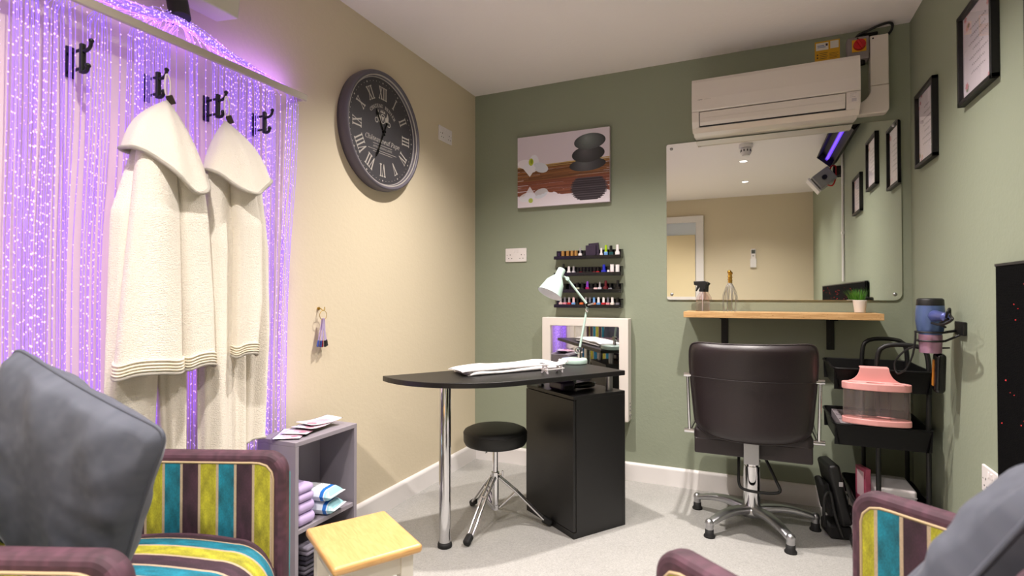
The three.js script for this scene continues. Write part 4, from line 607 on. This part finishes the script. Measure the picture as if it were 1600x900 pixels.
// ---------------------------------------------------------------- salon chair (faces the mirror)
{
  const o = thing('salon_chair', 'brown leather hydraulic salon chair facing the mirror', 'salon chair', [1.675, 0, 0.39]);
  const yb = u => 0.447 + 0.035 * Math.pow(Math.abs(u), 3.2), yt = u => 0.868 + 0.012 * u * u * u * u + 0.004 * u;
  const face = (s) => grid(40, 30, (u, v) => { const a = u * 2 - 1, b = v * 2 - 1, m = Math.max(Math.abs(a), Math.abs(b)), cr = Math.pow(Math.pow(Math.abs(a), 10) + Math.pow(Math.abs(b), 10), 0.1); const sc = m > 0 ? m / cr : 1; const A = a * sc, B = b * sc; const vv = (B + 1) / 2, w = lerp(0.236, 0.254, smooth(vv * 1.3)); const t = 0.027 * Math.sqrt(Math.max(0, 1 - Math.pow(cr > 0 ? m : 0, 9))); return [A * w, lerp(yb(A), yt(A), vv), 0.285 - 0.075 * A * A - 0.02 + 0.045 * vv * vv + s * t, A * w, vv * 0.45]; });
  const f = face(1), b = face(-1); { const ix = b.index.array; for (let i = 0; i < ix.length; i += 3) { const t = ix[i + 1]; ix[i + 1] = ix[i + 2]; ix[i + 2] = t; } b.computeVertexNormals(); }
  const back = part('backrest', [f, b], mat.leather, o);
  { const e = []; for (let i = 0; i < 120; i++) { const q = i / 120 * 4, k = Math.floor(q), t = q - k, [a, c] = [[t * 2 - 1, -1], [1, t * 2 - 1], [1 - t * 2, 1], [-1, 1 - t * 2]][k]; const m = 1, cr = Math.pow(Math.pow(Math.abs(a), 10) + Math.pow(Math.abs(c), 10), 0.1), A = a / cr, B = c / cr, vv = (B + 1) / 2, w = lerp(0.236, 0.254, smooth(vv * 1.3)); e.push([A * w, lerp(yb(A), yt(A), vv), 0.265 - 0.075 * A * A + 0.045 * vv * vv]); } part('piping', tube(e, 0.004, 240, 6, true), mat.leather, back); }
  part('stitch_line', tube([-1, -0.6, -0.2, 0.2, 0.6, 1].map(u => [u * 0.24, 0.715, 0.2955 - 0.075 * u * u + 0.045 * 0.42]), 0.0012, 40, 5), S(0x1a1214, 0.6), back);
  part('seat', [T(rbox(0.48, 0.075, 0.46, 0.028, 4), 0, 0.45, -0.03)], mat.leather, o);
  part('seat_skirt', [T(rbox(0.47, 0.07, 0.03, 0.006), 0, 0.40, 0.185), T(rbox(0.03, 0.07, 0.42, 0.006), -0.222, 0.40, -0.02), T(rbox(0.03, 0.07, 0.42, 0.006), 0.222, 0.40, -0.02), T(rbox(0.44, 0.02, 0.4, 0.004), 0, 0.41, -0.03)], mat.leather, o);
  part('back_bracket', [T(rbox(0.062, 0.1, 0.014, 0.003), 0, 0.4, 0.235), T(rbox(0.05, 0.014, 0.24, 0.003), 0, 0.362, 0.12)], mat.steel, o, 'brushed steel bracket');
  part('column', [T(cyl(0.036, 0.037, 0.2, 40), 0, 0.18, 0), T(cyl(0.03, 0.03, 0.12, 40), 0, 0.315, 0), T(cyl(0.044, 0.05, 0.02, 40), 0, 0.08, 0)], mat.chrome, o);
  part('foot_pump', [tube([[-0.055, 0.33, 0.02], [-0.055, 0.28, 0.045], [-0.05, 0.2, 0.075], [-0.03, 0.19, 0.085], [0.09, 0.19, 0.085], [0.115, 0.2, 0.08], [0.1, 0.24, 0.06], [0.055, 0.33, 0.02]], 0.0065, 60, 8), bar([-0.06, 0.33, 0.02], [0.065, 0.33, 0.02], 0.006), tube([[-0.03, 0.315, 0.03], [-0.01, 0.3, 0.042], [0.02, 0.3, 0.042], [0.035, 0.315, 0.03]], 0.004, 20, 8)], mat.black, o, 'black foot pump bar');
  for (const s of [-1, 1]) {
    const arm = part('armrest', [tube([[s * 0.264, 0.715, 0.2], [s * 0.264, 0.71, 0.05], [s * 0.264, 0.69, -0.14], [s * 0.263, 0.66, -0.19], [s * 0.262, 0.6, -0.2], [s * 0.261, 0.5, -0.16], [s * 0.26, 0.462, -0.1], [s * 0.26, 0.455, 0.1], [s * 0.26, 0.455, 0.17]], 0.0085, 60, 10), bar([s * 0.264, 0.715, 0.2], [s * 0.26, 0.455, 0.17], 0.007)], mat.chrome, o);
    part('arm_stub', bar([s * 0.235, 0.715, 0.2], [s * 0.28, 0.715, 0.2], 0.0105), mat.chrome, arm); part('arm_stub', bar([s * 0.225, 0.455, 0.17], [s * 0.282, 0.455, 0.17], 0.0105), mat.chrome, arm);
  }
  const base = part('base_hub', T(lathe([[0, 0.05], [0.05, 0.05], [0.056, 0.07], [0.05, 0.088], [0.04, 0.094], [0, 0.094]], 40), 0, 0, 0), mat.alu, o);
  for (let i = 0; i < 5; i++) {
    const a = (57 + 76 * 0 + 72.5 * i) * PI / 180, c = cos(a), s = sin(a), L = 0.272;
    const g = grid(16, 24, (u, v) => { const th = u * 2 * PI, r = 0.03 + (L - 0.03) * v, y = 0.072 + 0.018 * sin(PI * Math.min(1, v * 0.9 + 0.1)) - 0.012 * v * v, w = lerp(0.029, 0.019, v) * (v > 0.97 ? 0.8 : 1), h = lerp(0.02, 0.013, v) * (v > 0.97 ? 0.8 : 1); const sq = q => Math.sign(q) * Math.pow(Math.abs(q), 0.7); return [r * c - s * w * sq(cos(th)), y + h * sq(sin(th)), r * s + c * w * sq(cos(th))]; }, true);
    const leg = part('base_leg', [g, T(new THREE.SphereGeometry(0.019, 20, 14), L * c, 0.062, L * s), T(cyl(0.017, 0.017, 0.03, 20), L * c, 0.05, L * s)], mat.alu, o);
    part('glide', T(lathe([[0, 0], [0.024, 0], [0.025, 0.006], [0.019, 0.014], [0.018, 0.034], [0, 0.036]], 24), L * c, 0, L * s), mat.rubber, leg);
  }
}
// ---------------------------------------------------------------- trolley and what stands in it
{
  const o = thing('salon_trolley', 'black three tier salon trolley in the corner', 'trolley', [2.17, 0, 0.3]);
  const tray = (y, h, w, d) => { const g = []; const t = 0.004; g.push(bx(-w / 2 + 0.015, w / 2 - 0.015, y, y + t, -d / 2 + 0.015, d / 2 - 0.015)); const wall = (ax, az, bx_, bz, nx, nz) => { g.push(grid(1, 4, (u, v) => [lerp(ax, bx_, u) - nx * 0.015 * (1 - v), y + h * v, lerp(az, bz, u) - nz * 0.015 * (1 - v)])); g.push(grid(1, 4, (u, v) => [lerp(bx_, ax, u) - nx * (0.015 * (1 - v) + t), y + h * v, lerp(bz, az, u) - nz * (0.015 * (1 - v) + t)])); }; const a = w / 2, b = d / 2; wall(-a, b, a, b, 0, 1); wall(a, b, a, -b, 1, 0); wall(a, -b, -a, -b, 0, -1); wall(-a, -b, -a, b, -1, 0); g.push(tube([[-a, y + h, b], [a, y + h, b], [a, y + h, -b], [-a, y + h, -b]].flatMap((p, i, r) => { const q = r[(i + 1) % 4]; return [0.03, 0.5, 0.97].map(k => [lerp(p[0], q[0], k), p[1], lerp(p[2], q[2], k)]); }), 0.005, 120, 6, true)); return g; };
  const tm = P(0x060607, 0.45, { side: THREE.DoubleSide, specularIntensity: 0.5 });
  part('tray', tray(0.675, 0.09, 0.34, 0.4), tm, o); part('tray', tray(0.44, 0.09, 0.34, 0.4), tm, o); part('tray', tray(0.13, 0.08, 0.27, 0.4).map(g => g.translate(0.04, 0, 0)), tm, o);
  for (const z of [-0.17, 0.17]) part('frame_hoop', tube([[-0.01, 0.1, z], [-0.01, 0.5, z], [-0.01, 0.82, z], [0.0, 0.852, z], [0.03, 0.868, z], [0.12, 0.868, z], [0.15, 0.856, z], [0.162, 0.82, z], [0.162, 0.5, z], [0.162, 0.1, z]], 0.0095, 80, 10), mat.black, o);
  part('lower_rail', [bar([-0.08, 0.115, -0.17], [0.162, 0.115, -0.17], 0.008), bar([-0.08, 0.115, 0.17], [0.162, 0.115, 0.17], 0.008), bar([-0.01, 0.115, -0.17], [-0.01, 0.115, 0.17], 0.008)], mat.black, o);
  for (const [x, z] of [[-0.08, 0.17], [-0.08, -0.17], [0.15, 0.17], [0.15, -0.17]]) { const c = part('castor', [T(cyl(0.034, 0.034, 0.018, 28).rotateX(PI / 2), x, 0.034, z + 0.014), T(cyl(0.034, 0.034, 0.012, 28).rotateX(PI / 2), x, 0.034, z - 0.012)], mat.rubber, o); part('castor_fork', [bar([x, 0.035, z], [x, 0.118, z], 0.008), T(cyl(0.014, 0.014, 0.05, 16).rotateX(PI / 2), x, 0.034, z)], mat.steel, c); }
}
{
  const o = thing('caddy_insert', 'grey divided insert in the middle trolley tray', 'insert', [2.08, 0.446, 0.3]);
  part('divider_tray', [bx(-0.05, 0.06, 0.07, 0.074, -0.16, 0.16)].concat([-0.05, -0.012, 0.024, 0.06].map(x => bx(x - 0.002, x + 0.002, 0, 0.08, -0.16, 0.16)), [-0.16, -0.05, 0.05, 0.16].map(z => bx(-0.05, 0.06, 0, 0.08, z - 0.002, z + 0.002))), S(0x8e8488, 0.5), o);
  const w = thing('white_carton', 'white carton lying in the lowest trolley tray', 'carton', [2.225, 0.135, 0.34]); part('box', rbox(0.15, 0.13, 0.2, 0.012, 3).translate(0, 0.0655, 0), S(0xd6d2d4, 0.5), w); part('lid_seam', T(rbox(0.152, 0.002, 0.202, 0.001), 0, 0.1, 0), S(0xa6a2a6, 0.5), w);
  const p = thing('pink_carton', 'narrow pink printed carton standing in the trolley', 'carton', [2.125, 0.136, 0.34], 0.35); part('box', rbox(0.022, 0.18, 0.08, 0.002).translate(0, 0.091, 0), S(0xb0506a, 0.4), p); part('printed_side', T(rbox(0.024, 0.11, 0.05, 0.001), 0, 0.11, 0.0), S(0xd8b8c0, 0.5), p);
  const s = thing('clipper_case', 'black case leaning against the left of the trolley', 'case', [2.015, 0, 0.34], 0.2);
  part('shell', T(rbox(0.05, 0.27, 0.16, 0.016, 3), -0.0, 0.197, 0, 0, 0, 0.2), mat.black, s); part('front_pocket', T(rbox(0.03, 0.15, 0.12, 0.012, 3), -0.04, 0.17, 0, 0, 0, 0.2), mat.blackMatt, s); part('white_emblem', T(rbox(0.016, 0.02, 0.0015, 0.0005), 0.0, 0.25, 0.081), S(0xbab6ba, 0.5), s); part('shell_foot', T(rbox(0.09, 0.06, 0.13, 0.014, 3), 0.005, 0.032, 0), mat.blackMatt, s); part('strap', tube([[-0.06, 0.06, 0.07], [-0.075, 0.14, 0.1], [-0.07, 0.2, 0.1], [-0.05, 0.22, 0.09], [-0.03, 0.12, 0.1], [0.0, 0.03, 0.1]], 0.007, 40, 8), mat.black, s);
}
{ // pink and clear holder hanging on the front tray edge
  const o = thing('hair_tool_holder', 'pink and clear plastic hair tool holder hanging on the trolley', 'holder', [2.135, 0.555, 0.575], -0.06);
  const out = (k = 1) => { const s = new THREE.Shape(), N = 48; for (let i = 0; i <= N; i++) { const a = i / N * 2 * PI, c = cos(a), q = sin(a); const x = 0.118 * k * Math.sign(c) * Math.pow(Math.abs(c), 0.75), y = (0.036 + 0.012 * (1 - Math.abs(c))) * k * Math.sign(q) * Math.pow(Math.abs(q), 0.7); i ? s.lineTo(x, y) : s.moveTo(x, y); } return s; };
  part('bottom', T(extr(out(1), 0.024, 0.004), 0, 0.026, 0, PI / 2), mat.pink, o);
  part('clear_wall', (() => { const N = 64; return grid(N, 1, (u, v) => { const a = u * 2 * PI, c = cos(a), q = sin(a); return [0.114 * Math.sign(c) * Math.pow(Math.abs(c), 0.75), 0.024 + v * 0.118, (0.034 + 0.012 * (1 - Math.abs(c))) * Math.sign(q) * Math.pow(Math.abs(q), 0.7)]; }, true); })(), mat.smokedPlastic, o, 'clear plastic wall');
  for (const x of [-0.05, 0.045]) part('divider', T(rbox(0.002, 0.11, 0.07, 0.0008), x, 0.082, 0), mat.clearPlastic, o);
  const top = out(1.0); for (const [x, r] of [[-0.08, 0.02], [0.0, 0.03], [0.08, 0.02]]) { const h = new THREE.Path(); h.absellipse(x, 0, r * 1.1, r * 0.8, 0, 2 * PI); top.holes.push(h); }
  part('rim', T(extr(top, 0.028, 0.003), 0, 0.168, 0, PI / 2), mat.pink, o);
  const hk = new THREE.Shape(); hk.moveTo(-0.105, 0); hk.quadraticCurveTo(-0.055, 0.01, -0.05, 0.06); hk.lineTo(0.05, 0.06); hk.quadraticCurveTo(0.055, 0.01, 0.105, 0); hk.lineTo(-0.105, 0);
  part('hanging_plate', [T(extr(hk, 0.006, 0.0015), 0, 0.162, -0.045), T(rbox(0.1, 0.006, 0.045, 0.002), 0, 0.222, -0.063)], mat.pink, o);
}
// ---------------------------------------------------------------- hair dryer in its wall holder
{
  const o = thing('hair_dryer', 'metallic blue and pink hair dryer hanging nozzle down on the right wall', 'hair dryer', [2.295, 0.96, 0.66]);
  part('barrel', lathe([[0.03, 0.095], [0.041, 0.094], [0.043, 0.08], [0.046, 0.05], [0.046, 0.02], [0.041, -0.015], [0.036, -0.03], [0.034, -0.032]], 48), S(0x5a6f9e, 0.3, { metalness: 0.55 }), o);
  part('filter', lathe([[0, 0.096], [0.036, 0.1], [0.041, 0.097], [0.0425, 0.078], [0.0435, 0.078], [0.042, 0.1], [0.036, 0.105], [0, 0.104]], 40), mat.black, o);
  part('nozzle', lathe([[0.034, -0.03], [0.0365, -0.034], [0.036, -0.06], [0.034, -0.1], [0.031, -0.1], [0.031, -0.034]], 40), S(0xb48aa4, 0.3, { metalness: 0.5 }), o, 'pink metallic nozzle');
  part('handle', (() => { const g = lathe([[0, 0], [0.022, 0.0], [0.0205, 0.03], [0.017, 0.07], [0.016, 0.13], [0.013, 0.14], [0, 0.142]], 28); g.rotateX(PI / 2); return g.translate(0.004, 0.04, 0.03); })(), S(0x5a62a0, 0.3, { metalness: 0.5 }), o);
  part('power_lead', [tube([[0.004, 0.04, 0.17], [0.0, 0.06, 0.2], [0.01, 0.07, 0.185], [0.012, 0.05, 0.18], [0.004, 0.036, 0.235], [0.0, 0.02, 0.19], [-0.005, 0.012, 0.12], [-0.01, 0.014, 0.06]], 0.0042, 80, 8), tube([[0.004, 0.035, 0.19], [0.0, 0.02, 0.13], [0.01, 0.01, 0.08], [0.03, 0.0, 0.06]], 0.004, 40, 8)], mat.black, o);
  const h = thing('dryer_holder', 'black wire wall holder carrying the hair dryer', 'holder', [2.295, 0.96, 0.66]);
  part('ring', [new THREE.TorusGeometry(0.0465, 0.0035, 8, 48).rotateX(PI / 2).translate(0, -0.022, 0), new THREE.TorusGeometry(0.0415, 0.0035, 8, 48).rotateX(PI / 2).translate(0, -0.055, 0)], mat.black, h);
  part('wall_plate', T(rbox(0.012, 0.05, 0.09, 0.003), 0.083, -0.005, 0.03), mat.black, h);
  part('arm', [bar([0.08, -0.015, 0], [0.046, -0.022, 0], 0.005), bar([0.08, -0.03, 0.03], [0.038, -0.055, 0.018], 0.004)], mat.black, h);
  part('hanging_loop', tube([[-0.047, -0.022, 0.005], [-0.05, -0.06, 0.01], [-0.058, -0.12, 0.0], [-0.075, -0.17, -0.02], [-0.095, -0.19, -0.05], [-0.1, -0.15, -0.06], [-0.075, -0.1, -0.03], [-0.052, -0.08, 0.0]], 0.0035, 60, 8), mat.black, h);
  const b = thing('hair_brush', 'black and amber hair brush hanging below the dryer', 'brush', [2.31, 0.815, 0.655]);
  part('brush_body', T(rbox(0.035, 0.15, 0.05, 0.014, 3), 0.012, -0.03, 0, 0.12, 0, 0), mat.blackGloss, b); part('amber_strip', T(rbox(0.006, 0.1, 0.014, 0.002), -0.007, -0.03, 0.004, 0.12, 0, 0), S(0xa8681c, 0.4), b); part('hook', tube([[0.012, 0.04, 0], [0.015, 0.06, 0], [0.045, 0.065, 0]], 0.003, 16, 8), mat.black, b);
}
// ---------------------------------------------------------------- right wall: certificates, star panel, things seen in the mirror
function certificate(label, z0, z1, y0, y1, seedN) {
  const w = z1 - z0, h = y1 - y0, o = thing('framed_certificate', label, 'picture frame', [W, (y0 + y1) / 2, (z0 + z1) / 2], -PI / 2, 'framed certificates');
  const b = 0.015; part('frame', [bx(-w / 2, -w / 2 + b, -h / 2, h / 2, 0.001, 0.023, 0.0015), bx(w / 2 - b, w / 2, -h / 2, h / 2, 0.001, 0.023, 0.0015), bx(-w / 2, w / 2, -h / 2, -h / 2 + b, 0.001, 0.023, 0.0015), bx(-w / 2, w / 2, h / 2 - b, h / 2, 0.001, 0.023, 0.0015)], mat.black, o);
  seed = seedN; const t = canvasTex(384, 512, (c, W_, H_) => { c.fillStyle = '#d9d0da'; c.fillRect(0, 0, W_, H_); const fl = (x, y, r, col) => { c.fillStyle = col; for (let i = 0; i < 6; i++) { c.beginPath(); c.ellipse(x + r * 0.5 * cos(i), y + r * 0.5 * sin(i), r * 0.55, r * 0.35, i, 0, 7); c.fill(); } };
    for (const [cx, cy] of [[20, 20], [W_ - 20, 20], [20, H_ - 20], [W_ - 20, H_ - 20]]) for (let i = 0; i < 9; i++) fl(cx + rr(-60, 60), cy + rr(-60, 60), rr(12, 28), ['#c98a94', '#d9a6a6', '#7f8f74', '#b4667a', '#d8b4a8'][Math.floor(rnd() * 5)]);
    c.fillStyle = '#5a5460'; c.strokeStyle = '#5a5460'; c.lineWidth = 2; for (let k = 0; k < 7; k++) { const y = 110 + k * 45, l = rr(60, 120); c.beginPath(); for (let x = -l; x < l; x += 3) { const yy = y + 8 * sin(x * 0.35 + k) * n64(x / 200 + 0.5, k * 0.13) + 4 * sin(x * 0.9); x === -l ? c.moveTo(W_ / 2 + x, yy) : c.lineTo(W_ / 2 + x, yy); } c.stroke(); } });
  part('print', T(new THREE.PlaneGeometry(w - 0.028, h - 0.028), 0, 0, 0.008), S(0xffffff, 0.8, { map: t }), o);
  part('glass_pane', T(new THREE.PlaneGeometry(w - 0.028, h - 0.028), 0, 0, 0.014), mat.glass, o);
}
certificate('black framed certificate on the right wall nearest the mirror', 0.165, 0.435, 1.652, 1.985, 5);
certificate('black framed certificate on the right wall, highest of the three', 0.735, 1.04, 1.752, 2.075, 6);
certificate('black framed certificate seen only in the mirror', 1.26, 1.58, 1.665, 1.935, 7);
seed = 777;
{
  const o = thing('star_panel', 'black carpeted wall panel with red fibre stars on the right wall', 'panel', [W - 0.006, 0, 0]);
  const g = bx(-0.02, -0.001, 0.2, 1.168, 1.065, 3.5, 0.003);
  part('carpet', g, P(0x040405, 1.0, { bumpMap: towelBump, bumpScale: 0.002, specularIntensity: 0.15 }), o);
  part('top_edge', bx(-0.022, 0, 1.164, 1.172, 1.064, 3.5, 0.001), mat.dark, o);
  const fr = []; for (let i = 0; i < 130; i++) { const y = 0.2 + 0.965 * i / 130; fr.push(T(new THREE.OctahedronGeometry(rr(0.003, 0.006), 0), -0.011, y, 1.064)); } const ft = part('frayed_edge', fr, S(0x060607, 1.0), o); ft.userData.kind = 'stuff';
  const st = []; for (let i = 0; i < 300; i++) st.push(T(new THREE.OctahedronGeometry(rr(0.001, 0.0024), 0), -0.0205, rr(0.22, 1.15), rr(1.08, 3.48)));
  const m = part('star_lights', st, S(0x400000, 0.5, { emissive: 0xff1822, emissiveIntensity: 1.6 }), o, 'tiny glowing red points'); m.userData.kind = 'stuff';
}
{
  const o = thing('violet_light_box', 'black tray with violet light below the ceiling seen in the mirror', 'light box', [2.275, 2.262, 1.7], 0);
  const q = g => g.map(x => { x.rotateZ(-0.75); return x; });
  part('tray', q([bx(-0.075, -0.065, -0.03, 0.04, -0.6, 0.6, 0.002), bx(0.065, 0.075, -0.03, 0.04, -0.6, 0.6, 0.002), bx(-0.075, 0.075, 0.03, 0.04, -0.6, 0.6, 0.002), bx(-0.075, 0.075, -0.03, 0.04, 0.59, 0.6, 0.002), bx(-0.075, 0.075, -0.03, 0.04, -0.6, -0.59, 0.002)]), S(0x1a1817, 0.6), o);
  part('light_tube', q([T(cyl(0.012, 0.012, 1.14, 20).rotateX(PI / 2), 0, 0.012, 0)]), S(0x2010a0, 0.4, { emissive: new THREE.Color(0.16, 0.06, 0.9), emissiveIntensity: 1.2 }), o);
  part('tray_bracket', [bar([0.04, 0.03, 0.3], [0.108, 0.03, 0.3], 0.008), bar([0.04, 0.03, -0.3], [0.108, 0.03, -0.3], 0.008)], mat.dark, o);
  const l = new THREE.RectAreaLight(new THREE.Color(0.16, 0.06, 0.9), 0.8, 1.14, 0.024); l.position.set(2.275 - 0.006, 2.262 - 0.006, 1.7); l.lookAt(2.275 - 0.68, 2.262 - 0.73, 1.7); scene.add(l);
}
{
  const o = thing('wall_projector', 'grey projector on a wall bracket seen in the mirror', 'projector', [2.255, 2.085, 2.25]);
  part('body', T(rbox(0.15, 0.13, 0.2, 0.008), -0.01, 0, 0, 0, 0, 0.65), S(0x8f8f8d, 0.5), o);
  part('front_plate', T(rbox(0.02, 0.15, 0.15, 0.004), -0.085, -0.055, 0, 0, 0, 0.65), mat.gloss, o); part('lens', T(cyl(0.02, 0.02, 0.02, 24).rotateX(PI / 2), -0.01, 0.0, -0.105), mat.black, o);
  part('red_lead', tube([[0.03, 0.06, -0.06], [0.05, 0.1, -0.06], [0.075, 0.1, -0.05], [0.08, 0.06, -0.05], [0.075, -0.02, -0.05], [0.05, -0.07, -0.06], [0.01, -0.06, -0.07]], 0.006, 40, 8), mat.red, o);
  part('bracket', [bar([0.05, 0.02, 0], [0.13, 0.02, 0], 0.012), T(rbox(0.06, 0.08, 0.06, 0.004), 0.09, 0.06, -0.02)], mat.dark, o);
  const c = thing('conduit', 'white surface conduit running down the right wall seen in the mirror', 'conduit', [W, 0, 2.12]); part('pipe', T(cyl(0.01, 0.01, 1.2, 16), -0.011, 1.79, 0), mat.gloss, c); part('clip', [2.3, 1.6].map(y => T(rbox(0.024, 0.02, 0.034, 0.003), -0.012, y, 0)), mat.gloss, c);
}
{
  const o = thing('remote_control', 'white remote control in its holder on the rear wall seen in the mirror', 'remote', [1.683, 1.565, D], PI);
  part('holder', T(rbox(0.075, 0.12, 0.03, 0.006), 0, -0.065, 0.016), mat.gloss, o); part('handset', T(rbox(0.06, 0.24, 0.022, 0.008, 3), 0, 0.005, 0.018), mat.plastic, o); part('display', T(rbox(0.045, 0.05, 0.002, 0.001), 0, 0.085, 0.03), S(0x4a504c, 0.3), o); part('button', T(rbox(0.02, 0.012, 0.003, 0.001), 0, 0.03, 0.03), mat.grey, o);
}
renderer.render(scene, camera);
